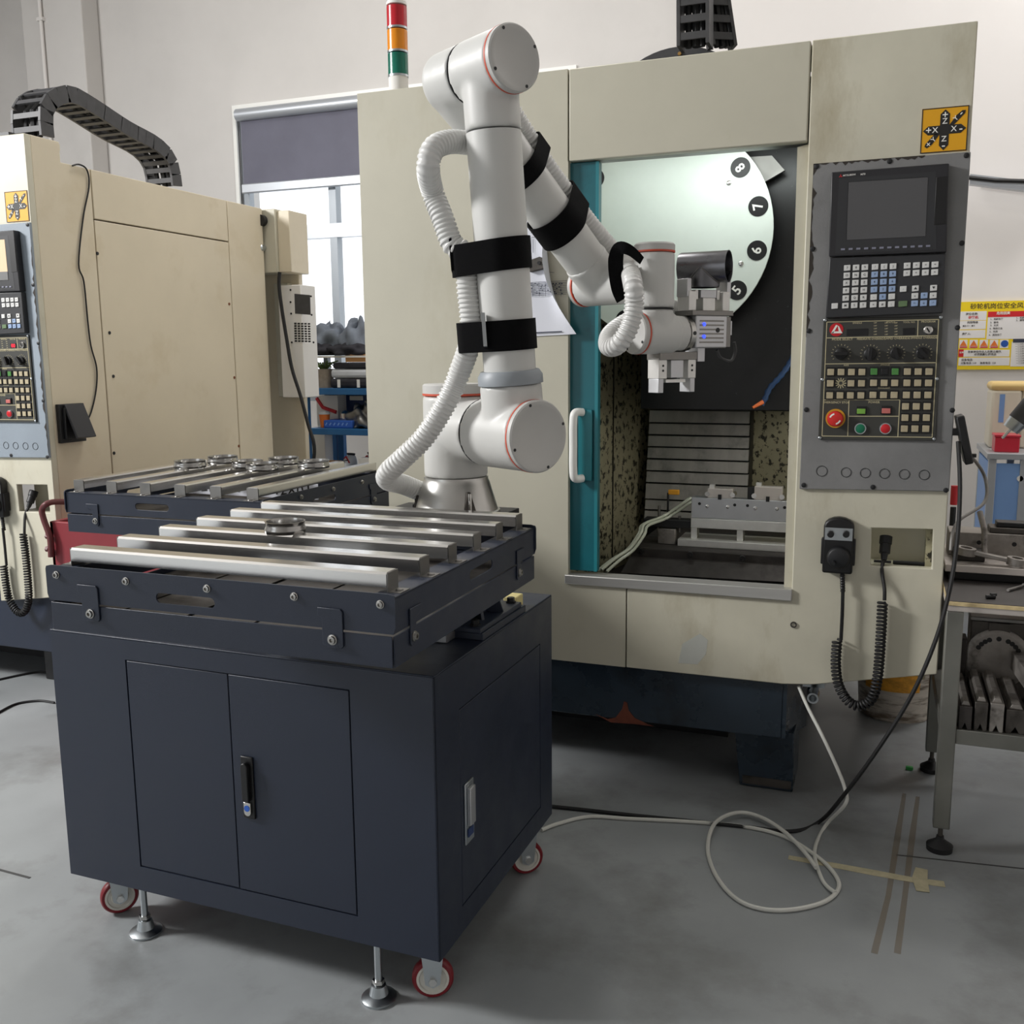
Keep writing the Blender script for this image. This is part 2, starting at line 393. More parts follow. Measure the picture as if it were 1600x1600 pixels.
# floor joints, tape and stains
def strip(name, pts, wdt, m, z, lab=None, cat=None):
    b = MB(); P = [V(p) for p in pts]; vs = []; fs = []
    for i, p in enumerate(P):
        d = (P[min(i+1, len(P)-1)]-P[max(i-1, 0)]); s = V((-d.y, d.x, 0)).normalized()*wdt[i]
        vs += [(p+s)[:2]+(z,), (p-s)[:2]+(z,), (p+s)[:2]+(z+.0008,), (p-s)[:2]+(z+.0008,)]
    for i in range(len(P)-1):
        a = 4*i; fs += [(a+2, a+3, a+7, a+6), (a, a+4, a+5, a+1), (a, a+2, a+6, a+4), (a+1, a+5, a+7, a+3)]
    fs += [(0, 1, 3, 2), (4*len(P)-4, 4*len(P)-2, 4*len(P)-1, 4*len(P)-3)]
    o = b.add(vs, fs).build(name, m)
    if lab: tag(o, lab, cat)
    return o
z0 = .0004
strip('floor_tape', [onZ(1232, 1340, 0), onZ(1290, 1350, 0), onZ(1365, 1364, 0), onZ(1430, 1376, 0), onZ(1476, 1382, 0)], [.012, .014, .016, .014, .016], 'tape', z0, 'long strip of worn masking tape on the floor', 'tape')
strip('floor_tape', [onZ(1440, 1358, 0), onZ(1437, 1374, 0), onZ(1442, 1394, 0)], [.016, .02, .017], 'tape', z0+.001, 'short piece of tape crossing the end of the long strip', 'tape')
for nm, pts_ in (('left', ((1413, 1240), (1402, 1310), (1388, 1400), (1366, 1490))), ('right', ((1434, 1245), (1425, 1310), (1414, 1400), (1402, 1490)))):
    o = strip('floor_stain', [onZ(*p, 0) for p in pts_], [.006, .009, .007, .008], 'floor_stain', z0-.0003); tag(o, nm+' of two faint brown lines left by old floor tape', 'stain')
o = strip('trim_2', [onZ(-30, 930, 0) if False else V((-6, 2.02, 0)), V((-2.2, 1.9, 0))], [.004, .004], 'floor_seam', z0-.0002); struct(o)
o = strip('trim_3', [onZ(1400, 1336, 0), onZ(1640, 1362, 0)], [.003, .003], 'floor_seam', z0-.0002); struct(o)
# ================================================================ control panel (shared by both machines)
YM = 3.102
XU, ZU = V((1, 0, 0)), V((0, 0, 1))
def vis(P): return pj(P)[0] > -12
def screwmb(mb, P, r=.006): mb.lathe([(r, 0), (r, .002), (r*.5, .0035)], P, (0, -1, 0), 10)
def control(root, dx, grey, left=False):
    o = V((dx, 0, 0)); lamp = 'screen_lit' if left else 'screen_glass'
    yp = YM-.012
    def A(x, y, Y): return onY(x, y, Y)+o
    quad = [A(1271, 256, yp), A(1517, 237, yp), A(1483, 768, yp), A(1249, 764, yp)]
    pl = MB().prism(quad, (0, .012, 0)).build('control_plate', grey, root, bevel=.002)
    # chipped paint along the plate's edges
    random.seed(3)
    def chip(edge0, edge1, inward, n, wmax):
        e0, e1 = V(edge0), V(edge1); iv = V(inward); pts = []; pts2 = []
        for i in range(n+1):
            t = i/n; p = e0.lerp(e1, t)+V((0, -.0006, 0)); pts.append(p); pts2.append(p+iv*(wmax*random.random()**2+.0006))
        vs = []; fs = []
        for i in range(n+1): vs += [pts[i], pts2[i], pts[i]+V((0, .0005, 0)), pts2[i]+V((0, .0005, 0))]
        for i in range(n):
            a = i*4; fs += [(a, a+4, a+5, a+1), (a+1, a+5, a+7, a+3)]
        MB().add(vs, fs).build('paint_chip', 'chip', pl, smooth=False)
    if not left:
        chip(quad[0], quad[0].lerp(quad[1], .72), (0, 0, -1), 34, .011); chip(quad[0], quad[0].lerp(quad[3], .52), (1, 0, 0), 30, .013)
    else: chip(quad[1].lerp(quad[2], .1), quad[1].lerp(quad[2], .98), (-1, 0, 0), 46, .012)
    for p in ((1276, 260), (1390, 252), (1510, 243), (1270, 389), (1503, 380), (1264, 517), (1496, 512), (1260, 640), (1488, 641), (1256, 758), (1364, 761), (1478, 766)):
        P = A(*p, yp)
        if vis(P): b = MB(); screwmb(b, P, .0075); b.build('plate_screw', 'dark', pl)
    for i, p in enumerate(((1284, 736), (1322, 738), (1352, 739), (1382, 740), (1413, 741), (1444, 742))):
        P = A(*p, yp)
        if vis(P): MB().ring(P+V((0, .001, 0)), P+V((0, -.0012, 0)), .0165-.0015*(i > 0), .0150-.0015*(i > 0), 24).build('plug_outline', 'ink', pl)
    # screen unit
    q = [A(1299, 269, yp-.03), A(1483, 255, yp-.03), A(1479, 394, yp-.03), A(1295, 401, yp-.03)]
    sc = MB().prism(q, (0, .03, 0)).build('screen_unit', 'screen_black', root, bevel=.003)
    y2 = yp-.031
    MB().prism([A(1326, 285, y2), A(1450, 277, y2), A(1446, 369, y2), A(1323, 375, y2)], (0, .003, 0)).build('screen', lamp, sc)
    if left: MB().prism([A(1326, 355, y2-.001), A(1447, 350, y2-.001), A(1446, 369, y2-.001), A(1323, 375, y2-.001)], (0, .002, 0)).build('status_bar', 'screen_grey', sc)
    f0 = [A(1311, 279, y2+.0006), A(1462, 268, y2+.0006), A(1463, 389, y2+.0006), A(1305, 396, y2+.0006)]
    f1 = [A(1325, 284, y2+.0006), A(1451, 276, y2+.0006), A(1447, 370, y2+.0006), A(1322, 376, y2+.0006)]
    MB().prism(f0, (0, .002, 0), hole=f1).build('screen_bezel', 'keypad', sc)
    MB().prism([A(1463, 277, y2), A(1482, 275, y2), A(1478, 350, y2), A(1459, 352, y2)], (0, .002, 0)).build('card_door', 'black', sc, bevel=.001)
    for i in range(12):
        P = A(1317+i*12.1, 389.5-i*.47, y2)
        if vis(P): MB().ob(P, (.0055, 0, 0), (0, .0015, 0), (0, 0, .0026)).build('soft_key', 'soft_key', sc)
    if not left:
        b = MB(); P = A(1317, 274.6, y2); text_mb(b, 'MITSUBISHI', .0068, P, XU+V((0, 0, .03)), ZU, .01, align='LEFT')
        P = A(1344.5, 272.8, y2); text_mb(b, 'M70', .0075, P, XU+V((0, 0, .03)), ZU, .01, align='LEFT'); b.build('lettering', 'print_white', sc, smooth=False)
        b = MB(); P = A(1313.5, 275.2, y2-.0006)
        for a_ in (90, 210, 330):
            c_ = math.radians(a_); d1 = V((math.cos(c_), 0, math.sin(c_))); d2 = V((-d1.z, 0, d1.x))
            b.prism([P, P+d1*.0028+d2*.0016, P+d1*.0056, P+d1*.0028-d2*.0016], (0, .0004, 0))
        b.build('emblem', 'red', sc, smooth=False)
    # keypad
    q = [A(1296, 403, yp-.024), A(1478, 396, yp-.024), A(1473, 489, yp-.024), A(1290, 497, yp-.024)]
    kp = MB().prism(q, (0, .024, 0)).build('keypad', 'keypad', root, bevel=.003)
    y3 = yp-.025
    def key(zx, zy, m, kw=33, kh=30, ch=''):
        P = A(1260+zx/6.4, 380+zy/6.4, y3)
        if not vis(P): return
        k = MB().ob(P, (kw/6.4*.00172, 0, kw/6.4*.00008), (0, .0025, 0), (0, 0, kh/6.4*.00172)).build('key', m, kp, bevel=.0008, seg=1)
        if ch: KL.append((ch, P+V((0, -.0026, 0))))
    KL = []
    chars = ['789/()', 'ONG789', 'XYZ456', 'FUH123', 'PQR-0.', 'MST=#;']
    for i in range(6):
        for j, zx in enumerate((408, 497, 585, 687, 777, 867)):
            key(zx-3.6*i, 247+75.5*i-.035*(zx-408), 'key_blue' if (j > 2 and 1 <= i <= 3) or (i == 4 and j == 4) else 'key_white', ch=chars[i][j])
    key(283, 628, 'key_white')
    for i in range(2):
        for j, zx in enumerate((1008, 1100, 1193, 1286)): key(zx-3.5*i, 224+76*i-.037*(zx-1008), 'key_white', ch='=')
    for zx, zy, m, ch in ((968, 458, 'key_white', '-'), (1090, 452, 'key_white', '▲'), (1272, 447, 'key_white', '▼'), (1085, 527, 'key_white', '«'), (1178, 523, 'key_blue', '↑'), (1268, 522, 'key_white', '»'), (1082, 602, 'key_blue', '←'), (1172, 600, 'key_blue', '↓'), (1265, 597, 'key_blue', '→')): key(zx, zy, m, ch=ch)
    key(965, 606, 'key_green', 44, 30)
    if KL:
        b = MB()
        for ch, P in KL: text_mb(b, ch, .0088, P, XU, ZU, .01)
        b.build('key_lettering', 'ink', kp, smooth=False)
    # operation panel
    def Zp(zx, zy, Y): return A(1270+zx/7.27, 490+zy/7.27, Y)
    op = MB().prism([Zp(120, 55, yp-.008), Zp(1470, 25, yp-.008), Zp(1395, 1445, yp-.008), Zp(62, 1428, yp-.008)], (0, .008, 0)).build('operation_panel', 'op_panel', root, bevel=.001)
    y4 = yp-.008
    b = MB()
    def line(a, c, wd=.0011):
        P, Q = Zp(*a, y4), Zp(*c, y4)
        if max(pj(P)[0], pj(Q)[0]) < -12: return
        d = Q-P; s = V((-d.z, 0, d.x)).normalized()*wd; b.prism([P+s, Q+s, Q-s, P-s], (0, -.0008, 0))
    for a, c in (((160, 97), (1430, 67)), ((1430, 67), (1355, 1405)), ((1355, 1405), (105, 1390)), ((105, 1390), (160, 97)), ((155, 277), (1415, 250)), ((146, 572), (1395, 557)), ((130, 980), (988, 980)),
                 ((1196, 75), (1190, 255)), ((412, 985), (396, 1392)), ((988, 980), (966, 1396)), ((410, 1166), (976, 1166))): line(a, c)
    b.build('panel_border', 'op_line', op, smooth=False)
    b = MB()
    for t_, zx, zy, sz in (('MODE SELECT', 335, 292, .008), ('FEEDRATE OVERRIDE', 662, 287, .0072), ('RAPID OVERRIDE', 955, 281, .008), ('SPINDLE OVERRIDE', 1262, 275, .0072), ('EMERGENCY STOP', 266, 1010, .0078), ('POWER', 696, 1008, .008), ('PROGRAM', 1312, 92, .007), ('AXIS', 380, 588, .006), ('SPINDLE', 820, 582, .006), ('COOLANT', 810, 845, .006), ('TOOL NO.', 1095, 98, .006), ('SPINDLE', 505, 108, .006), ('STATUS', 885, 100, .006)):
        P = Zp(zx, zy, y4)
        if vis(P): text_mb(b, t_, sz*1.15, P, XU, ZU, .012)
    for i in range(5):
        for zx in (710, 835, 945): text_mb(b, 'LMP', .005, Zp(zx, 105+i*33, y4), XU, ZU, .01)
    b.build('panel_lettering', 'op_line', op, smooth=False)
    for zx, zy, w_, h_, m in ((505, 212, 125, 42, 'black'), (1092, 203, 68, 42, 'black')):
        P = Zp(zx, zy, y4)
        if vis(P):
            d_ = MB().ob(P, (w_/7.27*.00172, 0, .0005), (0, .001, 0), (0, 0, h_/7.27*.00172)).build('digit_display', m, op)
            if left: pass
    if left:
        b = MB(); text_mb(b, '00', .022, Zp(1095, 205, y4-.0016), XU, ZU, .02); b.build('digit_readout', 'digit', op, smooth=False)
    # key switch, knobs
    P = Zp(1310, 188, y4)
    ks = MB().lathe([(.0125, 0), (.0125, .006), (.010, .008)], P, (0, -1, 0), 20).build('key_switch', 'chrome', op)
    MB().ob(P+V((0, -.0085, 0)), (.0012, 0, .002), (0, .0006, 0), (-.004, 0, .006)).build('key_slot', 'black', op)
    for zx, zy, an, rr in ((322, 455, 90, .018), (652, 460, 5, .018), (945, 450, -20, .016), (1245, 448, -42, .017)):
        P = Zp(zx, zy, y4)
        if not vis(P): continue
        kb = MB(); kb.lathe([(rr, 0), (rr, .008), (rr*.85, .010)], P, (0, -1, 0), 24)
        c_ = math.radians(an); d1 = V((math.sin(c_), 0, math.cos(c_))); d2 = V((d1.z, 0, -d1.x))
        kb.ob(P+V((0, -.016, 0)), d1*rr*1.1, (0, .007, 0), d2*rr*.32); kb.build('selector_knob', 'black', op, bevel=.001)
        tk = MB()
        for k in range(13):
            t_ = math.radians(-125+k*250/12); d1 = V((math.sin(t_), 0, math.cos(t_))); d2 = V((d1.z, 0, -d1.x))
            tk.ob(P+d1*(rr*1.45)+V((0, -.0006, 0)), d1*.0022, (0, .0004, 0), d2*.0006)
        tk.build('dial_scale', 'op_line', op, smooth=False)
    P = Zp(640, 200, y4)
    # lit push buttons
    def pbtn(zx, zy, m='op_key', sz=40):
        P = Zp(zx, zy, y4)
        if not vis(P): return
        k_ = MB().ob(P+V((0, -.001, 0)), (52/7.27*.00172, 0, 0), (0, .002, 0), (0, 0, 58/7.27*.00172)).build('push_button', 'black', op)
        ORG[k_.name] = ORG[root.name]
        MB().ob(P+V((0, -.003, -.001)), (sz/7.27*.00172, 0, 0), (0, .0025, 0), (0, 0, sz/7.27*.00172)).build('button_cap', m, op, bevel=.0008, seg=1)
    rows = [(655, 205), (783, 200), (920, 193)]
    for i, (zy, x0) in enumerate(rows):
        for j, (dx_, m) in enumerate(((0, 'op_key'), (117, 'op_key'), (235, 'op_key'), (354, 'op_key'), (491, 'op_green' if i == 0 else 'op_key'), (611, 'black' if i == 0 else 'op_key'), (731, 'op_green' if i == 0 else 'op_key'), (870, 'op_key'), (992, 'op_key'), (1115, 'op_key'))):
            if i == 1 and j == 1: continue
            pbtn(x0+dx_-.0*i, zy+(5 if j < 4 else 0), m)
    for zy, xs in ((1050, (1053, 1175, 1298)), (1178, (1047, 1168, 1290)), (1303, (1040, 1160, 1284))):
        for zx in xs: pbtn(zx, zy)
    P = Zp(318, 790, y4)
    if vis(P):
        b = MB()
        for k in range(12):
            t_ = math.radians(k*30); d1 = V((math.sin(t_), 0, math.cos(t_))); d2 = V((d1.z, 0, -d1.x)); b.ob(P+d1*.0105+V((0, -.0008, 0)), d1*.0052, (0, .0006, 0), d2*.0011)
        b.build('star_mark', 'op_line', op, smooth=False)
    P = Zp(258, 1190, y4)
    if vis(P):
        es = MB().lathe([(.0285, 0), (.0285, .003)], P, (0, -1, 0), 32).build('emergency_ring', 'estop_base', op)
        MB().lathe([(.012, .003), (.012, .012), (.0225, .014), (.0235, .02), (.021, .026), (.012, .0285), (.0, .029)], P, (0, -1, 0), 32).build('emergency_stop', 'estop', op)
        b = MB()
        for a0 in (100, 280):
            vs = []; fs = []
            for k in range(9):
                t_ = math.radians(a0+k*8); d1 = V((math.cos(t_), 0, math.sin(t_))); vs += [P+d1*.0125+V((0, -.0288, 0)), P+d1*.017+V((0, -.0283, 0))]
            for k in range(8): fs.append((2*k, 2*k+1, 2*k+3, 2*k+2))
            b.add(vs, fs)
        b.build('turn_arrow', 'print_white', op)
    for zx, zy, m in ((540, 1305, 'btn_green'), (825, 1305, 'btn_red')):
        P = Zp(zx, zy, y4)
        if vis(P):
            MB().ring(P, P+V((0, -.006, 0)), .0165, .0135, 28).build('button_ring', 'zinc', op)
            MB().lathe([(.0135, 0), (.0135, .008), (.012, .009)], P, (0, -1, 0), 28).build('round_button', m, op)
    for zx, zy, m in ((550, 1105, 'lime_lens'), (833, 1100, 'pink_lens')):
        P = Zp(zx, zy, y4)
        if vis(P):
            MB().ob(P+V((0, -.002, .0015)), (.0148, 0, 0), (0, .003, 0), (0, 0, .0118)).build('lamp_bezel', 'black', op, bevel=.001)
            MB().ob(P+V((0, -.005, -.001)), (.0118, 0, 0), (0, .002, 0), (0, 0, .0075)).build('indicator_lamp', m, op, bevel=.001)
    if not left:
        P = Zp(268, 182, y4)
        MB().lathe([(.0195, 0), (.0195, .0012)], P, (0, -1, 0), 32).build('badge', 'btn_red', op)
        b = MB(); Pb = P+V((0, -.0013, 0))
        def tri(pts): b.prism([Pb+V((x*.0195, 0, z*.0195)) for x, z in pts], (0, -.0006, 0))
        tri([(-.78, -.55), (-.08, .72), (.18, .6), (-.42, -.5)]); tri([(-.78, -.55), (.92, -.55), (.72, -.25), (-.42, -.27)]); tri([(.18, .6), (.36, .5), (.72, -.25), (.34, -.27)])
        b.build('badge_mark', 'print_white', op, smooth=False)
    for zx, zy in ((140, 75), (1455, 42), (110, 750), (1410, 742), (80, 1413), (1378, 1425)):
        P = Zp(zx, zy, y4)
        if vis(P): b = MB(); screwmb(b, P, .0045); b.build('panel_screw', 'zinc', op)
    # axis sticker
    y5 = YM-.0015
    S = [A(1441, 170.5, y5), A(1514.5, 164, y5), A(1510, 235.5, y5), A(1438, 240, y5)]
    st = MB().prism(S, (0, .0013, 0)).build('axis_sticker', 'sticker', root)
    cx_ = (S[0]+S[1]+S[2]+S[3])/4; hx = (S[1].x-S[0].x)/2; hz = (S[0].z-S[3].z)/2
    def sp(x, z): return V((cx_.x+x*hx, y5-.0002, cx_.z+z*hz))
    b = MB()
    e_ = V((0, -.0006, 0))
    b.prism([sp(-1, 1), sp(1, 1), sp(1, -1), sp(-1, -1)], e_, hole=[sp(-.96, .96), sp(.96, .96), sp(.96, -.96), sp(-.96, -.96)])
    b.prism([sp(x, z) for x, z in ((-.2, .7), (0, .9), (.2, .7), (.2, -.7), (0, -.92), (-.2, -.7))], e_)
    b.prism([sp(x, z) for x, z in ((-.7, .2), (-.92, 0), (-.7, -.2), (-.2, -.2), (-.2, .2))], e_)
    b.prism([sp(x, z) for x, z in ((.2, .2), (.2, -.2), (.7, -.2), (.92, 0), (.7, .2))], e_)
    b.prism([sp(x, z) for x, z in ((.2, .2), (.5, .62), (.72, .8), (.86, .8), (.84, .66), (.4, .2))], e_)
    b.prism([sp(x, z) for x, z in ((-.2, -.2), (-.5, -.62), (-.72, -.78), (-.82, -.7), (-.78, -.58), (-.4, -.15))], e_)
    b.build('sticker_print', 'sticker_ink', st, smooth=False)
    b = MB(); yy = V((0, -.0012, 0))
    for ch, x, z, sz in (('+', -.68, 0, .028), ('X', -.40, 0, .021), ('X', .40, 0, .021), ('-', .70, 0, .03), ('+', 0, .64, .028), ('Z', 0, .37, .021), ('Z', 0, -.42, .021), ('-', 0, -.70, .03)):
        text_mb(b, ch, sz, sp(x, z)+yy, XU, ZU, .01)
    dg = V((.72, 0, .70))
    for ch, x, z, sz in (('Y', .46, .46, .018), ('-', .66, .68, .026), ('Y', -.44, -.42, .018), ('+', -.64, -.62, .022)): text_mb(b, ch, sz, sp(x, z)+yy, dg, V((-.3, 0, .95)) - dg*V((-.3, 0, .95)).dot(dg), .01)
    b.build('sticker_lettering', 'print_white', st, smooth=False)
def pendant(dx, label, group, left=False):
    o = V((dx, 0, 0)); yb = YM-.002
    def A(x, y, Y=yb): return onY(x, y, Y)+o
    c = A(1311, 852); root = thing('handwheel_pendant', label, 'pendant', (c.x, YM, c.z-.09), group)
    x0, x1 = A(1287, 850).x, A(1334, 850).x; zt, zb_ = A(1311, 806).z, A(1311, 893).z; xm = (x0+x1)/2
    pts = [V((x0, yb, zb_)), V((x1, yb, zb_)), V((x1, yb, zt-.028))]+[V((xm+(x1-xm)*math.cos(t), yb, zt-.028+.028*math.sin(t))) for t in [math.pi*k/8 for k in range(1, 8)]]+[V((x0, yb, zt-.028))]
    MB().prism(pts, (0, -.035, 0)).build('body', 'black', root, bevel=.006)
    yf = yb-.035
    z1, z2 = A(1311, 822).z, A(1311, 841).z
    fp = MB().box(x0+.004, x1-.004, yf-.002, yf, z2, z1).build('face_plate', 'zinc', root)
    for px_ in (1299, 1323):
        P = A(px_, 831); P.y = yf-.002
        MB().lathe([(.010, 0), (.010, .012), (.008, .014)], P, (0, -1, 0), 18).build('selector_knob', 'black', fp)
    P = A(1311, 867); P.y = yf
    dl = MB().lathe([(.034, 0), (.034, .012), (.030, .02), (.027, .022)], P, (0, -1, 0), 36).build('handwheel', 'dark', root)
    MB().lathe([(.006, 0), (.005, .022)], P+V((-.012, -.022, -.012)), (0, -1, 0), 12).build('crank_knob', 'black', dl)
    for s, x in ((-1, x0), (1, x1)): MB().box(x-.006, x+.006, yf+.006, yb, A(1311, 880).z, A(1311, 840).z).build('side_grip', 'rubber', root, bevel=.003)
    def F(x, y, d=.025): return A(x, y, YM-d)
    nb = resample([F(1316, 893, .02), F(1317, 925, .02)], .004)
    MB().tube(nb, [.008 if i % 2 else .0065 for i in range(len(nb))], 10).build('strain_relief', 'black', root)
    MB().tube(smoothp([F(1317, 920), F(1316, 960), F(1314, 1000)]), .0055, 8).build('cord', 'black', root)
    if left: sp_ = [F(1305, 1000), F(1305, 1040), F(1310, 1075), F(1330, 1102), F(1352, 1102), F(1370, 1075), F(1376, 1020), F(1378, 970), F(1378, 935)]
    else: sp_ = [F(1308, 1000), F(1306, 1040), F(1311, 1072), F(1326, 1096), F(1344, 1103), F(1362, 1092), F(1371, 1060), F(1376, 1000), F(1379, 940)]
    P_ = resample(smoothp(sp_, 10), .0011); pts = []; n_ = len(P_)
    for i in range(n_):
        T = (P_[min(i+1, n_-1)]-P_[max(i-1, 0)]).normalized(); u_ = V((0, 1, 0)); u_ = (u_-T*u_.dot(T)).normalized(); w_ = T.cross(u_)
        t_ = i*2*math.pi/10.5; pts.append(P_[i]+(u_*math.cos(t_)+w_*math.sin(t_))*.0125)
    MB().tube(pts, .0042, 6).build('coiled_cord', 'rubber', root)
    MB().tube(smoothp([F(1382, 938), F(1382, 920, .02), F(1378, 890, .0), F(1382, 872, -.02)]), .0055, 8).build('cord', 'black', root)
    MB().lathe([(.008, 0), (.011, .02), (.016, .022), (.016, .05), (.0185, .052), (.0185, .075)], F(1381, 875, -.015), V((.05, .5, 1)), 16).build('plug', 'dark', root)
    return root
# ================================================================ main machining centre
XA, XB, XC, XD, ZT, ZH, ZS, ZB = -1.742, -.983, -.247, .188, 2.343, 2.064, .712, .403
X979 = -.778
mc = thing('machining_center', 'cream machining centre with open teal door behind the robot arm', 'machine', (-.78, 3.9, 0))
def yz(pts, Y): return [V((x, Y, z)) for x, z in pts]
g = .002
MB().prism(yz([(XA, ZB), (X979-g, ZB), (X979-g, ZS-.03), (XB, ZS-.03), (XB, ZH), (XB-g, ZH), (XB-g, ZT), (XA, ZT)], YM), (0, .035, 0)).build('front_panel', 'cream', mc, bevel=.004)
MB().prism(yz([(XB+g, ZH), (XC-g, ZH), (XC-g, ZT), (XB+g, ZT)], YM), (0, .035, 0)).build('header_panel', 'cream', mc, bevel=.004)
rec = [onY(1362, 825, YM), onY(1458, 827, YM), onY(1456, 889, YM), onY(1360, 884, YM)]
MB().prism(yz([(X979+g, ZB), (-.264, ZB), (-.17, .412), (XD, .486), (XD, ZT), (XC+g, ZT), (XC+g, ZS-.03), (X979+g, ZS-.03)], YM), (0, .035, 0), hole=rec).build('column_panel', 'cream_low', mc, bevel=.003)
b = MB(); b.box(-.05, .175, YM+.13, YM+.14, .78, .96); b.box(-.05, .175, YM+.03, YM+.14, .795, .805); b.build('socket_recess', 'cream_low', mc)
for (p, q, r_) in (((1395, 882), (1450, 884), .006), ((1365, 884), (1392, 886), .004)):
    a, c = onY(*p, YM+.06), onY(*q, YM+.06); a.z = c.z = .812; tool = MB().cyl(a, c, r_, n=12); tag(tool.build('screwdriver', 'dark'), 'dark screwdriver lying in the socket recess of the machine column' if r_ > .005 else 'thin file lying in the socket recess beside the plug', 'hand tool')
MB().box(XA, XA+.03, YM+.035, YM+1.55, ZB, ZT-.02).build('side_wall', 'cream', mc)
b = MB(); b.prism([(XD-.02, YM+.035, .49), (XD-.02, YM+1.55, .49), (XD-.02, YM+1.55, 2.26), (XD-.02, YM+.18, 2.26), (XD-.02, YM+.18, ZT), (XD-.02, YM+.035, ZT)], (.02, 0, 0)); b.build('side_wall', 'cream', mc)
MB().box(XA, XD, YM+1.52, YM+1.55, ZB, 2.26).build('back_wall', 'cream', mc)
MB().box(XA, XD, YM+.035, YM+.22, ZT-.03, ZT-.004).build('roof_panel', 'cream', mc)
MB().prism([(XB-.01, YM-.012, ZS), (XC+.004, YM-.012, ZS+.006), (XC+.004, YM-.012, ZS-.032), (XB-.01, YM-.012, ZS-.032)], (0, .07, 0)).build('door_sill', 'sill_steel', mc, bevel=.003)
MB().box(XB, XC, YM+.03, YM+.075, ZH, ZH+.05).build('door_track', 'steel_dull', mc)
b = MB(); b.prism([onY(1246, 230, YM+.02), onY(1264, 225, YM+.02), onY(1241, 920, YM+.02), onY(1225, 918, YM+.02)], (0, .03, 0)); b.build('door_jamb', 'cream_low', mc)
# sliding door, pushed open to the left: only its leading edge shows
yd = YM+.022
xdl, xdr = -1.62, onY(934, 600, yd).x
dr = MB().box(xdl, xdr, yd, yd+.035, ZS+.01, ZH-.002).build('sliding_door', 'teal', mc, bevel=.003)
e0 = onY(930, 600, yd).x
MB().box(e0, xdr+.002, yd-.006, yd, ZS+.012, ZH-.004).build('door_edge', 'teal_light', dr)
h0, h1 = onY(905, 640, yd), onY(905, 750, yd)
MB().box(h0.x, onY(926, 700, yd).x, yd-.012, yd, h1.z, h0.z).build('handle_plate', 'teal_light', dr, bevel=.002)
hx = onY(897, 690, yd-.03).x
MB().tube(smoothp([(hx+.024, yd-.01, h0.z-.008), (hx+.004, yd-.034, h0.z-.01), (hx, yd-.04, h0.z-.045), (hx, yd-.04, (h0.z+h1.z)/2), (hx, yd-.04, h1.z+.045), (hx+.004, yd-.034, h1.z+.01), (hx+.024, yd-.01, h1.z+.008)], 6), .0135, 14).build('door_handle', 'white_paint', dr)
# machine base, legs and the light-blocking box between them
MB().prism([(XA+.03, YM+.03, ZB), (-.262, YM+.03, ZB), (-.262, YM+.03, .207), (XA+.03, YM+.03, .197)], (0, 1.3, 0)).build('machine_base', 'navy_base', mc, bevel=.004)
b = MB(); vs = []
b.prism([(-.262, YM+.03, ZB), (-.262, YM+.03, .21), (-.215, YM+.3, .16), (-.215, YM+.3, ZB)], (.012, 0, 0)); b.build('base_flank', 'navy_base', mc)
for (x0, x1, y0, mname) in ((-.42, -.225, YM+.09, 'dark'), (-1.66, -1.46, YM+.09, 'dark'), (-.42, -.225, YM+1.0, 'dark'), (-1.66, -1.46, YM+1.0, 'dark')):
    b = MB(); b.add([(x0+.02, y0, .0), (x1, y0, 0), (x1, y0+.2, 0), (x0+.02, y0+.2, 0), (x0, y0-.02, .215), (x1, y0-.02, .215), (x1, y0+.24, .215), (x0, y0+.24, .215)], [(0, 3, 2, 1), (4, 5, 6, 7), (0, 1, 5, 4), (1, 2, 6, 5), (2, 3, 7, 6), (3, 0, 4, 7)])
    lg = b.build('leg', 'navy_base', mc, bevel=.004); MB().box(x0+.03, x1-.005, y0-.006, y0+.2, .012, .04).build('leg_pad', 'iron', lg)
MB().box(-1.45, -.5, YM+.5, YM+1.35, 0, .2).build('floor_light_block', 'dark', mc)  # unseen box added to stop light leaking in under the machine
b = MB(); q_ = [onY(x, y, YM-.0004) for x, y in ((1066, 1006), (1094, 990), (1106, 1000), (1103, 1022), (1090, 1038), (1060, 1036))]; b.prism(q_, (0, -.0004, 0)); b.build('tape_patch', 'clear_tape', mc)
P = onY(1240, 976, YM); MB().ring(P, P+V((0, -.004, 0)), .010, .006, 18).build('hole_ring', 'iron', mc)
b = MB(); r0 = [onY(x, y, YM+.0285) for x, y in ((930, 1116), (950, 1124), (962, 1121), (972, 1108), (975, 1096), (980, 1098), (982, 1110), (992, 1122), (1010, 1131), (1022, 1135), (990, 1131), (955, 1129))]
b.prism(r0, (0, .002, 0)); b.build('rust_patch', 'rust', mc)
# small pipe stub under the column
P = onY(1272, 1082, 3.2); b = MB(); b.ring(P, P+V((.0, -.06, 0)), .018, .012, 20); b.cyl(P+V((0, .12, .02)), P, .014); b.box(P.x-.04, P.x+.03, P.y+.05, P.y+.12, P.z, .42); b.build('drain_pipe', 'zinc', mc)
control(mc, 0, 'grey_panel')
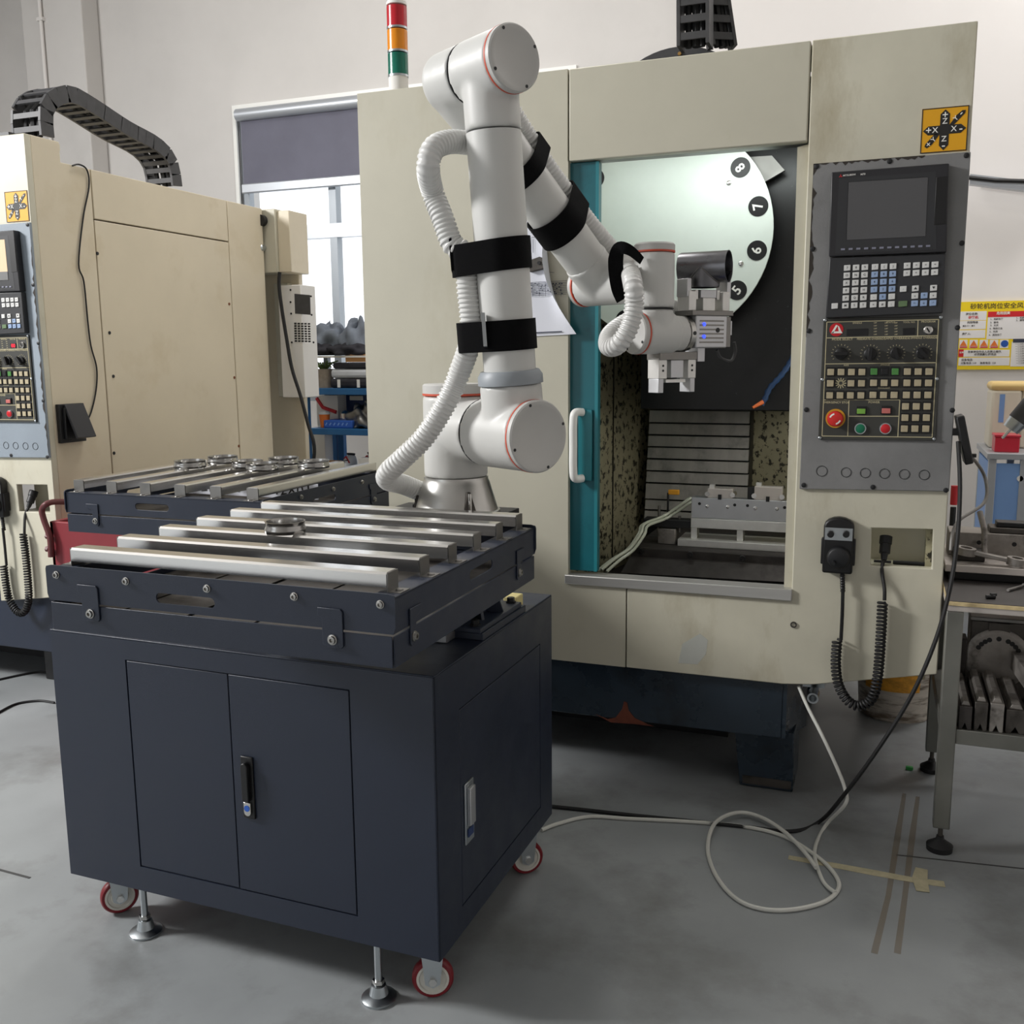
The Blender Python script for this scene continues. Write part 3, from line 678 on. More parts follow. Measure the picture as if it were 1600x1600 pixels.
# interior: walls, way cover, tool magazine, spindle head, table
b = MB(); yb_ = 4.2
L0, L1 = V((-1.16, YM+.05, 0)), V((-.955, yb_, 0))
MB().prism([L0+V((0, 0, .45)), L1+V((0, 0, .45)), L1+V((0, 0, 2.3)), L0+V((0, 0, 2.3))], (-.02, 0, 0)).build('interior_wall', 'splatter', mc)
lv = L0.lerp(L1, .655); MB().box(lv.x-.003, lv.x+.003, lv.y-.004, lv.y+.004, .5, 2.3).build('wall_joint', 'seam', mc)
MB().box(-1.0, XD-.03, yb_, yb_+.02, .45, 2.3).build('interior_wall', 'splatter', mc)
MB().box(XD-.05, XD-.03, YM+.05, yb_, .45, 2.3).build('interior_wall', 'splatter', mc)
MB().box(-1.14, XD-.03, YM+.04, yb_, .55, .57).build('chip_tray', 'cast_dark', mc)
MB().box(-1.0, XD-.03, YM+.22, yb_+.05, 2.28, 2.30).build('interior_roof', 'cream', mc)
MB().box(-.95, -.35, YM+.06, YM+.2, .575, .635).build('tray_step', 'bench_steel', mc)
wc = MB().box(-.93, -.51, 4.085, 4.19, .56, 1.3).build('way_cover', 'black', mc)
zs = [onY(1095, y, 4.05).z for y in (641, 662, 681, 700, 719, 738, 757, 783, 800, 815)]
for i in range(len(zs)-1):
    xl = -.925-.012*(i/8); xr = -.512+.004*(i/8); yo = 4.05+.004*(i % 2)-i*.002
    MB().prism([(xl, yo+.006, zs[i]-.004), (xr, yo+.006, zs[i]-.004), (xr, yo-.004, zs[i+1]+.004), (xl, yo-.004, zs[i+1]+.004)], (0, .02, 0)).build('cover_slat', 'steel_cover', wc)
sp_ = MB().box(-.86, -.24, 3.72, 4.15, 1.24, 1.62).build('spindle_head', 'spindle', mc, bevel=.01)
P = onY(1080, 605, 3.715); MB().prism([onY(1036, 590, 3.71), onY(1121, 588, 3.71), onY(1122, 618, 3.71), onY(1034, 617, 3.71)], (0, .02, 0)).build('spindle_cover', 'steel_dull', sp_)
MB().box(-.60, -.36, 3.66, 3.74, 1.5, 1.66).build('spindle_housing', 'dark', sp_, bevel=.01)
P = onY(1080, 560, 3.6); MB().lathe([(.05, 0), (.05, .09), (.035, .1)], P+V((0, .1, -.06)), (0, 0, 1), 24).build('spindle_nose', 'steel_dull', sp_)
# tool magazine
DC = V((-.752, 3.5, 1.872)); DR = .371
tm = MB().lathe([(DR, 0), (DR, .012)], DC+V((0, .012, 0)), (0, -1, 0), 72).build('tool_magazine', 'disc_white', mc)
lab = {}
for k in range(14):
    th = math.radians(-12.8+25.714*(k-6+1)) if False else math.radians(12.857+25.714*(k-7+0))
    num = k
    if num == 0: num = 14
    Pc = DC+V((math.cos(th), 0, math.sin(th)))*.327
    d_ = MB().lathe([(.0335, 0), (.0335, .0012)], Pc+V((0, -.0002, 0)), (0, -1, 0), 32).build('number_disc', 'black', tm)
    upv = -V((math.cos(th), 0, math.sin(th))); rt = V((upv.z, 0, -upv.x))
    text_mb(lab.setdefault('t', MB()), str(num), .046, Pc+V((0, -.0016, 0)), rt, upv, .02)
lab['t'].build('number_lettering', 'print_white', tm, smooth=False)
for p in ((1139, 286), (1158, 412)):
    P = onY(*p, 3.499); b = MB(); b.lathe([(.009, 0), (.008, .003), (.004, .005)], P, (0, -1, 0), 12); b.build('bolt_head', 'steel', tm)
MB().box(-.86, -.28, 3.62, 3.70, 1.25, 2.2).build('magazine_housing', 'spindle', mc)
MB().box(-.28, XD-.06, 3.66, 3.70, 1.35, 2.26).build('housing_cover', 'spindle', mc)
b = MB(); b.prism([onY(1160, 246, 3.56), onY(1206, 243, 3.56), onY(1226, 266, 3.56), onY(1192, 286, 3.56)], (0, .02, 0)); b.build('splash_guard', 'steel_dull', mc)
wl_ = MB().box(-.85, -.3, YM+.10, YM+.16, 2.12, 2.16).build('hidden_lamp', 'white_paint', mc)
w2 = MB().box(XD-.075, XD-.055, YM+.12, YM+.3, 1.2, 1.5).build('hidden_lamp', 'white_paint', mc)  # out-of-sight box added to carry the extra side light
lo = area('hidden_lamp_light', (XD-.08, YM+.21, 1.35), (-.75, 4.0, .95), .15, .26, 5.5, (1, .97, .9)); lo.parent = w2; lo.location = V((XD-.08, YM+.21, 1.35))-ORG[mc.name]  # extra light added to brighten the way cover, table and inner wall
lo = area('hidden_lamp_light', (-.58, YM+.16, 2.115), (-.66, 3.62, 1.6), .9, .1, 5.0, (.93, 1, .97)); lo.parent = wl_; lo.location = V((-.58, YM+.16, 2.115))-ORG[mc.name]
# coolant line with nozzle
P = [onY(x, y, 3.55) for x, y in ((1250, 530), (1238, 560), (1222, 585), (1203, 606), (1196, 622), (1190, 632))]
cl_ = resample(smoothp(P), .012); MB().tube(cl_, [.011 if i % 2 else .008 for i in range(len(cl_))], 10).build('coolant_line', 'coolant_blue', mc)
MB().cyl(onY(1192, 628, 3.54), onY(1176, 637, 3.52), .008, .005, 12).build('coolant_nozzle', 'nozzle', mc)
# table
tb = MB().prism([(-.835, 3.40, .76), (.0, 3.40, .76), (.0, 3.40, .70), (-.838, 3.40, .70)], (0, .5, 0)).build('machine_table', 'cast_dark', mc, bevel=.004)
MB().prism([(-.84, 3.385, .725), (.0, 3.385, .735), (.0, 3.33, .69), (-.86, 3.33, .675)], (0, .03, 0)).build('table_apron', 'cast_dark', mc, bevel=.003)
MB().box(-.84, .0, 3.36, 3.9, .58, .7).build('table_saddle', 'dark', mc)
for x, y in ((1001, 862), (1078, 867), (1160, 873)):
    P = onY(x, y, 3.378); MB().ring(P+V((0, .006, 0)), P+V((0, -.008, 0)), .011, .006, 18).build('table_bolt', 'black', mc)
for yy in (3.5, 3.64, 3.78): MB().box(-.83, 0, yy-.009, yy+.009, .7598, .7604).build('table_slot', 'black', mc)
# fixture standing on the table
fx = thing('work_fixture', 'aluminium work fixture with posts and clamps on the machine table', 'fixture', (-.45, 3.55, .76))
YF = 3.5
def F2(x, y, Y=YF): return onY(x, y, Y)
xl, xr = F2(1080, 800).x, -.05
zt_, zm, zb2 = F2(1080, 777).z, F2(1080, 809).z, F2(1080, 824).z
MB().box(xl, xr, YF, YF+.05, zm+.001, zt_).build('beam', 'alu', fx, bevel=.0015)
MB().box(xl, xr, YF-.004, YF+.06, zb2, zm).build('beam_plate', 'alu_bright', fx, bevel=.0015)
for xp in (xl, F2(1157, 800).x-.011, -.12): MB().box(xp, xp+.022, YF, YF+.05, .786, zb2).build('post', 'alu_bright', fx, bevel=.0015)
MB().box(F2(1061, 848).x, xr+.05, YF-.03, YF+.12, .7605, .786).build('base_bar', 'alu_bright', fx, bevel=.0015)
for x, y in ((1105, 791), (1137, 792), (1180, 794), (1214, 795)):
    P = F2(x, y, YF); b = MB(); b.lathe([(.0065, 0), (.0065, .002), (.004, .003)], P, (0, -1, 0), 12); b.build('cap_screw', 'steel', fx)
for x, y in ((1093, 787), (1148, 789), (1168, 790), (1226, 793)):
    P = F2(x, y, YF); MB().lathe([(.0055, 0), (.0055, .0008)], P, (0, -1, 0), 12).build('bolt_hole', 'black', fx)
for x0, x1, y0, y1, m in ((1106, 1145, 763, 776, 'alu'), (1179, 1222, 760, 778, 'alu')):
    P, Q = F2(x0, y0, YF+.01), F2(x1, y1, YF+.01)
    cl2 = MB().box(P.x, Q.x, YF+.005, YF+.045, zt_, P.z).build('clamp_block', 'plate_pale', fx, bevel=.002)
    xm_ = (P.x+Q.x)/2; MB().box(xm_-.006, xm_+.006, YF-.003, YF+.005, zt_-.004, zt_+.014).build('clamp_pin', 'black', cl2)
    for s in (P.x, Q.x): MB().cyl((s, YF+.002, zt_+.014), (s, YF+.05, zt_+.014), .009, n=14).build('clamp_bolt', 'steel', cl2)
    MB().box(P.x+.004, P.x+.022, YF+.02, YF+.04, P.z, P.z+.012).build('clamp_tab', 'alu_bright', cl2)
P = F2(1173, 762); MB().box(P.x-.012, P.x+.012, YF+.01, YF+.04, zt_, P.z).build('cylinder_valve', 'black', fx, bevel=.002)
vi = thing('clamp_bracket', 'dark steel clamp bracket with studs left of the aluminium fixture', 'clamp', (-.72, 3.55, .76))
MB().box(onY(1005, 820, 3.5).x, xl-.002, 3.5, 3.56, onY(1040, 824, 3.5).z, onY(1040, 812, 3.5).z).build('strap_bar', 'dark', vi, bevel=.002)
MB().box(onY(1029, 830, 3.5).x, onY(1056, 830, 3.5).x, 3.49, 3.55, .7605, onY(1040, 826, 3.5).z).build('riser_block', 'iron_light', vi, bevel=.002)
for x, y in ((1030, 790), (1062, 806)):
    P = onY(x, y, 3.53); st_ = MB().cyl((P.x, 3.53, .80), (P.x, 3.53, P.z), .005, n=10).build('stud', 'steel_dull', vi); MB().lathe([(.012, 0), (.012, .012)], (P.x, 3.53, onY(1030, 815, 3.53).z), (0, 0, 1), 6).build('nut', 'dark', vi)
MB().tube([onY(1043, 818, 3.56), onY(1044, 770, 3.56)], .004, 8).build('sensor_post', 'dark', vi)
P = onY(1053, 769, 3.56); MB().ob(P, (.02, 0, 0), (0, .008, 0), (0, 0, .009)).build('sensor_tag', 'yellow_tag', vi, bevel=.002)
# bundle of clear air lines crossing the sill
for i, (dx_, dy_) in enumerate(((0, 0), (5, 3), (-4, 2))):
    P = [onY(1080+dx_, 778+dy_, 3.6), onY(1040+dx_, 805+dy_, 3.52), onY(1008+dx_, 818+dy_, 3.42), onY(1002+dx_, 832+dy_, 3.36), onY(985+dx_, 856+dy_, 3.32), onY(962+dx_*1.3, 872+dy_, 3.27), onY(940+dx_*1.6, 890+dy_, 3.22)]
    tag(MB().tube(smoothp(P), .0055, 8).build('air_line', 'hose_clear'), ('upper clear air line', 'lower clear air line', 'middle clear air line')[i]+' of the bundle crossing the machine table corner', 'hose', 'air lines on the machine table')
# drawing stuck on the front panel
b = MB(); ns, nt_ = 14, 14; vs = []; fs = []
for th_ in (0, .0006):
    for i in range(ns+1):
        for j in range(nt_+1):
            s, t = i/ns, j/nt_
            tl, tr, br, bl_ = onY(800, 325, YM), onY(872, 325, YM), onY(900, 522, YM), onY(806, 527, YM)
            p = (tl.lerp(tr, s)).lerp(bl_.lerp(br, s), t)
            curl = max(0, s-.55)**2*.42*math.sin(math.pi*min(1, max(0, 1-t))*.9+.1)
            p = p+V((-curl*.8+.02*max(0, s-.5)*t, -.004-curl*.55-.006*math.sin(t*6)*s*(t > .6)-th_, 0)); vs.append(p)
k = (ns+1)*(nt_+1)
for i in range(ns):
    for j in range(nt_):
        a = i*(nt_+1)+j; fs += [(a, a+1, a+nt_+2, a+nt_+1), (a+k, a+k+nt_+1, a+k+nt_+2, a+k+1)]
dw = MB().add(vs, fs).build('drawing_sheet', 'paper'); tag(dw, 'curled white engineering drawing hanging on the machine front beside the door', 'paper sheet')
b = MB(); o_ = ORG[dw.name]
def pl2(x0, y0, x1, y1, w_=.0006):
    p, q = onY(x0, y0, YM-.0075), onY(x1, y1, YM-.0075); d = q-p; s_ = V((-d.z, 0, d.x)).normalized()*w_; b.prism([p+s_, q+s_, q-s_, p-s_], (0, -.0004, 0))
for i in range(9): pl2(826, 441.5+i*2.6, 886-1*(i == 8), 438.5+i*2.6)
for x in (832, 842, 852, 864, 876): pl2(x, 441, x+.6, 463, .0005)
for x, y in ((828, 357), (829, 364), (830, 371)): pl2(x, y, x+10, y-.5)
pl2(830, 392, 830, 372); pl2(833, 395, 833, 374); pl2(850, 424, 866, 426)
random.seed(5)
for i in range(36): x = 828+random.random()*50; y = 443+int(random.random()*7)*2.6; pl2(x, y, x+2.2, y, .0016)
pl2(834, 520, 878, 518, .0018)
b.build('drawing_print', 'print_ink', dw, smooth=False)
P = onY(838, 413, YM-.02); b = MB(); d1 = V((math.cos(.18), 0, math.sin(.18))); d2 = V((-d1.z, 0, d1.x))
b.prism([P-d1*.028-d2*.02, P+d1*.022-d2*.02, P+d1*.026-d2*.012, P+d1*.026+d2*.014, P+d1*.014+d2*.022, P-d1*.028+d2*.018], (0, .018, 0))
mg = b.build('magnet_block', 'iron', bevel=.003); tag(mg, 'small dark magnet block holding the drawing on the machine', 'magnet')
MB().lathe([(.006, 0), (.006, .004)], P+V((.01, -.0, .004)), (0, -1, 0), 10).build('magnet_hole', 'black', mg)
# signal tower on the machine roof
tx = onY(622, 100, 3.3); axb = tx.copy(); axb.z = ZT-.03
st = MB().cyl(axb, V((tx.x, 3.3, onY(627, 121, 3.3).z)), .035, n=28).build('signal_tower', 'carton', mc)
zz = [onY(620, y, 3.3).z for y in (121, 83, 46, 9, 3)]
for i, m in enumerate(('lens_green', 'lens_amber', 'lens_red')):
    MB().lathe([(.032, 0), (.036, .002), (.036, zz[i+1]-zz[i]-.006), (.032, zz[i+1]-zz[i]-.004)], (tx.x, 3.3, zz[i]), (0, 0, 1), 28).build('signal_lens', m, st)
    MB().ring((tx.x, 3.3, zz[i]-.002), (tx.x, 3.3, zz[i]+.005), .037, .02, 28).build('lens_ring', 'zinc', st)
MB().lathe([(.036, 0), (.036, .008), (.03, .018), (.0, .022)], (tx.x, 3.3, zz[3]), (0, 0, 1), 28).build('tower_cap', 'carton', st)
# cable carrier rising behind the roof, round cover below it
def chain(root, path, wv, h, inner=True):
    P = resample(smoothp(path, 8), .05); wv = V(wv)
    for i in range(len(P)-1):
        a, c = P[i], P[i+1]; T = (c-a).normalized(); N = T.cross(wv.normalized()).normalized(); L = (c-a).length*.5; m_ = (a+c)/2; hw = wv.length
        lk = MB()
        for s in (-1, 1): lk.ob(m_+wv*s, T*L*1.06, wv.normalized()*.006, N*h)
        for s in (-1, 1): lk.ob(m_+N*h*.86*s, T*L*.42, wv, N*h*.1)
        lk.build('chain_link', 'chain', root)
    q = [p for p in P]
    for k in (-.45, .1, .5):
        MB().tube([p+wv*k+V((0, 0, .0)) for p in P[::2]+[P[-1]]], .011 if k != .1 else .015, 8).build('carried_cable', 'chain_in', root)
cc = MB().box(onY(1060, 70, 3.6).x, onY(1140, 70, 3.6).x, 3.56, 3.76, 2.2, 2.42).build('cable_carrier', 'dark', mc)
q0, q1 = onY(1086, 74, 3.6), onY(1086, -60, 3.6)
chain(cc, [q0, q0.lerp(q1, .5), q1], (.05, 0, 0), .045)
q0, q1 = onY(1128, 74, 3.72), onY(1108, -60, 3.72)
chain(cc, [q0, q0.lerp(q1, .5), q1], (.035, .02, 0), .03)
P = onY(1058, 73, 3.76); MB().lathe([(.31, 0), (.31, .05)], V((P.x, 3.76, P.z-.31)), (0, 1, 0), 64).build('motor_cover', 'chain', mc)
P = onY(1062, 84, 3.755); b = MB(); b.lathe([(.008, 0), (.006, .005)], P, (0, -1, 0), 10); b.build('cover_bolt', 'brass', mc)
pendant(0, 'black handwheel pendant with coiled cord hung below the grey control panel', 'handwheel pendants')
# tablet sized black box tilted off the machine's right edge
b = MB(); P = V((XD+.03, YM-.02, onY(1506, 685, YM).z)); b.ob(P, (.011, 0, .003), (0, .05, 0), (-.016, 0, .068))
tt = b.build('hanging_controller', 'black', bevel=.004); tag(tt, 'black flat controller box leaning off the right edge of the machine', 'controller')
MB().box(P.x+.02, P.x+.034, P.y-.03, P.y-.01, P.z-.05, P.z-.04).build('controller_clip', 'black', tt)
MB().box(XD-.001, P.x-.012, P.y-.01, P.y+.02, P.z+.01, P.z+.03).build('hook', 'black', tt)
# ================================================================ neighbouring machine of the same make on the left
DXL = -3.438
XL = XD+DXL
ml = thing('machining_center', 'second cream machining centre at the left, seen along its long side', 'machine', (-4.1, 3.9, 0))
MB().prism([(XL, YM, ZT), (XL, YM, .448), (XL-.36, YM, .40), (XL-.36, YM, .698), (XL-1.2, YM, .698), (XL-1.2, YM, .40), (XL-1.93, YM, .40), (XL-1.93, YM, ZT)], (0, .03, 0), hole=[p+V((DXL, 0, 0)) for p in rec]).build('column_panel', 'cream_low', ml, bevel=.003)
b = MB(); b.box(-.05+DXL, .175+DXL, YM+.12, YM+.13, .78, .96); b.box(-.05+DXL, .175+DXL, YM+.03, YM+.13, .795, .805); b.build('socket_recess', 'cream_low', ml)
SY = [YM+.03, 3.443, 4.382, 4.69]
zt2 = 2.262
MB().prism([(XL, SY[0], .45), (XL, SY[1]-.003, .43), (XL, SY[1]-.003, zt2), (XL, 3.28, zt2), (XL, 3.28, ZT), (XL, SY[0], ZT)], (-.03, 0, 0)).build('side_panel', 'cream_warm', ml, bevel=.003)
MB().box(XL-.03, XL, SY[1]+.003, SY[2]-.003, .42, 2.05).build('side_panel', 'cream_warm', ml, bevel=.003)
MB().box(XL-.03, XL, SY[1]+.003, SY[2]-.003, 2.056, zt2).build('side_panel', 'cream_warm', ml, bevel=.003)
MB().box(XL-.03, XL, SY[2]+.003, SY[3], .42, zt2).build('side_panel', 'cream_warm', ml, bevel=.003)
MB().box(XL-.045, XL-.032, SY[0], SY[3], .42, zt2-.01).build('inner_frame', 'seam', ml)
MB().box(XL-1.93, XL-.02, YM+.2, SY[3]-.02, zt2-.03, zt2-.004).build('roof_panel', 'cream_warm', ml)
MB().box(XL-1.93, XL-.02, YM+.02, YM+.2, ZT-.03, ZT-.004).build('roof_panel', 'cream_warm', ml)
for p in ((152, 396), (171, 520), (177, 588), (178, 708), (358, 475), (366, 590), (373, 697)):
    P = onX(*p, XL); b = MB(); b.lathe([(.008, 0), (.007, .003)], P, (1, 0, 0), 10); b.build('panel_screw', 'brown' if p[0] > 300 else 'dark', ml)
MB().prism([(XL-.02, YM+.03, .44), (XL-.02, YM+.03, .18), (XL-.02, YM+1.5, .18), (XL-.02, YM+1.5, .44)], (-1.85, 0, 0)).build('machine_base', 'navy', ml, bevel=.004)
MB().box(XL-1.6, XL-.35, YM+.4, YM+1.4, 0, .18).build('floor_light_block', 'dark', ml)  # added block that keeps the floor under this machine dark
for y0 in (YM+.15, YM+1.1):
    lg = MB().box(XL-.3, XL-.06, y0, y0+.25, .0, .18).build('leg', 'dark', ml, bevel=.004)
control(ml, DXL, 'blue_grey', True)
pendant(DXL, 'black handwheel pendant with coiled cord on the left machine', 'handwheel pendants', True)
# arched cable carrier on the left machine roof
cc = MB().box(XL-.3, XL-.1, 3.12, 3.3, zt2-.02, 2.36).build('cable_carrier', 'dark', ml)
Xc = XL-.12
pts = [onX(52, 215, Xc), onX(50, 175, Xc), onX(64, 156, Xc), onX(90, 150, Xc), onX(125, 168, Xc), onX(180, 203, Xc), onX(228, 229, Xc), onX(250, 255, Xc), onX(257, 292, Xc)]
chain(cc, pts, (.075, 0, 0), .034)
# socket box on the side of the left machine with a thin cable up to the roof
P0, P1 = onX(86, 632, XL), onX(133, 686, XL)
sb = thing('socket_box', 'open black socket box with flap on the side of the left machine', 'socket', (XL, (P0.y+P1.y)/2, P1.z))
MB().box(XL, XL+.02, P0.y, P1.y-.012, P1.z-.006, P0.z).build('back_plate', 'dark', sb, bevel=.002)
MB().box(XL+.02, XL+.035, P0.y+.015, P1.y-.03, P1.z+.01, P0.z-.015).build('socket', 'black', sb, bevel=.002)
b = MB(); b.prism([(XL+.022, P0.y+.02, P0.z-.005), (XL+.022, P1.y-.025, P0.z-.005), (XL+.075, P1.y-.02, P1.z+.012), (XL+.075, P0.y+.025, P1.z+.012)], (.010, 0, .004)); b.build('flap', 'screen_black', sb, bevel=.002)
P = [onX(x, y, XL+.008) for x, y in ((113, 259), (124, 257), (136, 266), (139, 292), (130, 340), (123, 412), (131, 440), (137, 500), (142, 540), (151, 575), (150, 610), (142, 645), (132, 664))]
tag(MB().tube(smoothp(P), .0035, 6).build('thin_cable', 'rubber'), 'thin dark cable hanging down the side of the left machine to the socket', 'cable')
# electrics on the rear part of the left machine
bx = thing('electric_cabinet', 'cream electrical housing on the back of the left machine', 'cabinet', (XL, 4.85, .5))
yb3 = 4.705
MB().box(XL-.6, onY(479, 500, yb3+.18).x-.04, yb3+.18, yb3+.22, .45, onX(450, 380, XL).z+.1).build('rear_column', 'cream_warm', bx, bevel=.005)
za, zb3 = onY(440, 330, yb3+.1).z, onY(440, 428, yb3+.1).z
MB().box(XL-.2, onY(440, 400, yb3+.02).x-.02, yb3+.0, yb3+.16, zb3, za).build('junction_hood', 'cream', bx, bevel=.004)
MB().box(onY(440, 400, yb3+.02).x-.02, onY(459, 400, yb3+.05).x, yb3+.02, yb3+.2, zb3, za-.01).build('junction_box', 'cream_warm', bx, bevel=.004)
P = onY(411, 345, yb3-.004); MB().lathe([(.03, 0), (.03, .03)], P, (0, -1, 0), 20).build('cable_gland', 'dark', bx)
P = onY(411, 388, yb3-.004); MB().lathe([(.02, 0), (.02, .03), (.012, .04)], P, (0, -1, 0), 16).build('pressure_gauge', 'zinc', bx)
y4_ = yb3+.14; xa_, xb_, xc_ = onY(430, 500, y4_).x, onY(452, 500, y4_).x, onY(487, 500, y4_).x; zA, zB = onY(470, 447, y4_).z, onY(470, 620, y4_).z
MB().box(xa_, xb_, y4_+.0, y4_+.05, zB, zA+.02).build('mount_plate', 'cream_low', bx, bevel=.003)
ac = MB().box(xb_, xc_, y4_-.1, y4_+.05, zB, zA).build('cooling_unit', 'carton', bx, bevel=.004)
yq = y4_-.101
MB().prism([onY(460, 459, yq), onY(484, 461, yq), onY(485, 492, yq), onY(461, 490, yq)], (0, .004, 0)).build('filter_panel', 'chain', ac)
for i in range(8):
    for j in range(5):
        P = onY(461.5+j*5.3+i*.12, 505.5+i*3.9+j*.15, yq); MB().ob(P, (.0075, 0, 0), (0, .001, 0), (0, 0, .0045)).build('vent_slot', 'dark', ac)
for p in ((454, 453), (454, 472), (455, 490), (486, 463), (487, 492), (456, 535), (490, 535)): P = onY(*p, yq); b = MB(); b.lathe([(.006, 0), (.005, .003)], P, (0, -1, 0), 8); b.build('unit_screw', 'dark', ac)
P = [onY(x, y, y4_-.14) for x, y in ((437, 425), (436, 445), (440, 480), (448, 530), (456, 575), (470, 620), (482, 665), (490, 690), (491, 712), (486, 730))]
tag(MB().tube(smoothp(P), .010, 8).build('power_cable', 'rubber'), 'thick black cable sweeping down past the white cooling unit', 'cable')
# ================================================================ robot cart
CX0, CX1, CY0, CY1, CZ0, CZ1 = -1.913, -.8537, 1.765, 2.515, .1356, .790
ct = thing('robot_cart', 'navy blue steel robot cart with two front doors and red castors', 'cart', (CX1, CY0, 0), rz=-.0106)
t4 = .004
MB().box(CX0+.004, CX1-t4, CY0+t4, CY1, CZ0, CZ1-t4).build('cabinet_body', 'navy', ct)
MB().box(CX0, CX1, CY0, CY1, CZ1-t4, CZ1).build('cabinet_top', 'navy', ct, bevel=.0015)
dl0, dl1 = onY(185, 1032, CY0).x+.012, onY(353, 1052, CY0).x
dr1 = onY(543, 1078, CY0).x+.004; dzt, dzb = onY(353, 1053, CY0).z, onY(370, 1391, CY0).z
h = [(dl0, CY0, dzb), (dr1, CY0, dzb), (dr1, CY0, dzt), (dl0, CY0, dzt)]
MB().prism([(CX0, CY0, CZ0), (CX1, CY0, CZ0), (CX1, CY0, CZ1-t4), (CX0, CY0, CZ1-t4)], (0, t4, 0), hole=h).build('front_frame', 'navy', ct)
gp = .003
d1_ = MB().box(dl0+gp, dl1-gp/2, CY0+.0005, CY0+.004, dzb+gp, dzt-gp).build('cabinet_door', 'navy', ct, bevel=.0015)
d2_ = MB().box(dl1+gp/2, dr1-gp, CY0-.0005, CY0+.004, dzb+gp, dzt-gp).build('cabinet_door', 'navy', ct, bevel=.0015)
hl = [onY(375, 1182, CY0), onY(395, 1184, CY0), onY(399, 1280, CY0), onY(378, 1276, CY0)]
xm, zm_ = (hl[0].x+hl[2].x)/2, (hl[0].z+hl[2].z)/2
lk = MB().box(xm-.0165, xm+.0165, CY0-.006, CY0-.0005, zm_-.076, zm_+.076).build('lock_plate', 'black', d2_, bevel=.002)
MB().prism([V((xm-.009, CY0-.018, zm_-.03)), V((xm+.009, CY0-.018, zm_-.03)), V((xm+.009, CY0-.018, zm_+.055))]+[V((xm+.009*math.cos(t), CY0-.018, zm_+.055+.009*math.sin(t))) for t in [math.pi*k/6 for k in range(1, 6)]]+[V((xm-.009, CY0-.018, zm_+.055))], (0, .012, 0)).build('lock_lever', 'black', d2_, bevel=.002)
MB().prism([V((xm-.0095, CY0-.012, zm_-.034)), V((xm+.0095, CY0-.012, zm_-.034)), V((xm+.0095, CY0-.012, zm_-.055))]+[V((xm+.0095*math.cos(t), CY0-.012, zm_-.058-.0095*math.sin(t))) for t in [math.pi*k/6 for k in range(0, 7)]], (0, .006, 0)).build('lock_cover', 'chrome', d2_, bevel=.001)
MB().lathe([(.0075, 0), (.0075, .001)], (xm, CY0-.012, zm_-.048), (0, -1, 0), 20).build('lock_sticker', 'blue_bright', d2_)
# side frame and door
sy0, sy1 = onX(716, 1110, CX1).y, onX(840, 1003, CX1).y; sz0, sz1 = onX(716, 1424, CX1).z, onX(716, 1108, CX1).z
hs = [(CX1-t4, sy0, sz0), (CX1-t4, sy1, sz0), (CX1-t4, sy1, sz1), (CX1-t4, sy0, sz1)]
MB().prism([(CX1-t4, CY0, CZ0), (CX1-t4, CY1, CZ0), (CX1-t4, CY1, CZ1-t4), (CX1-t4, CY0, CZ1-t4)], (t4, 0, 0), hole=hs).build('side_frame', 'navy', ct)
d3 = MB().box(CX1-.004, CX1+.0002, sy0+gp, sy1-gp, sz0+gp, sz1-gp).build('side_door', 'navy', ct, bevel=.0015)
yq0, yq1 = onX(723, 1230, CX1).y, onX(736, 1230, CX1).y; zq1, zq0 = onX(729, 1220, CX1).z, onX(729, 1316, CX1).z
MB().box(CX1, CX1+.005, yq0, yq1, zq0, zq1).build('lock_plate', 'zinc', d3, bevel=.0015)
MB().box(CX1+.005, CX1+.014, yq0+.009, yq1-.009, zq0+.045, zq1-.012).build('lock_lever', 'alu', d3, bevel=.002)
MB().box(CX1+.005, CX1+.008, yq0+.009, yq1-.009, zq0+.016, zq0+.036).build('lock_sticker', 'blue_dark', d3, bevel=.001)
# castors and levelling feet
def castor(x, y, ax):
    a = V(ax).normalized(); c = V((x, y, .048))
    cs = MB().lathe([(.03, 0), (.03, .012)], (x, y, CZ0-.012), (0, 0, 1), 24).build('castor', 'zinc', ct)
    MB().lathe([(.037, -.0122), (.044, -.0122), (.0475, -.008), (.048, 0), (.0475, .008), (.044, .0122), (.037, .0122)], c, a, 40, False).build('tyre', 'castor_red', cs)
    MB().lathe([(.006, -.0135), (.020, -.0135), (.022, -.0105), (.030, -.0105), (.032, -.0135), (.037, -.0135), (.038, -.011), (.038, .011), (.037, .0135), (.032, .0135), (.030, .0105), (.022, .0105), (.020, .0135), (.006, .0135)], c, a, 32).build('wheel_hub', 'castor_hub', cs)
    u = V((0, 0, 1)); s_ = a.cross(u)
    for sg in (-1, 1):
        q = c+a*sg*.018
        MB().prism([q+u*(CZ0-.06)+s_*.026, q+u*(CZ0-.06)-s_*.026, q-s_*.017-u*.008, q-u*.017, q+s_*.017-u*.008], a*.003*sg).build('fork_plate', 'zinc', cs)
        MB().lathe([(.010, 0), (.010, .006)], q+a*sg*.003, a*sg, 6).build('axle_nut', 'chrome', cs)
    MB().ob(V((x, y, CZ0-.014)), a*.02, s_*.024, (0, 0, .002)).build('fork_top', 'zinc', cs)
castor(-1.835, 1.845, (.75, -.66, 0)); castor(-.905, 1.83, (.42, -.9, 0)); castor(-.895, 2.41, (.62, -.78, 0)); castor(-1.835, 2.43, (.5, -.86, 0))
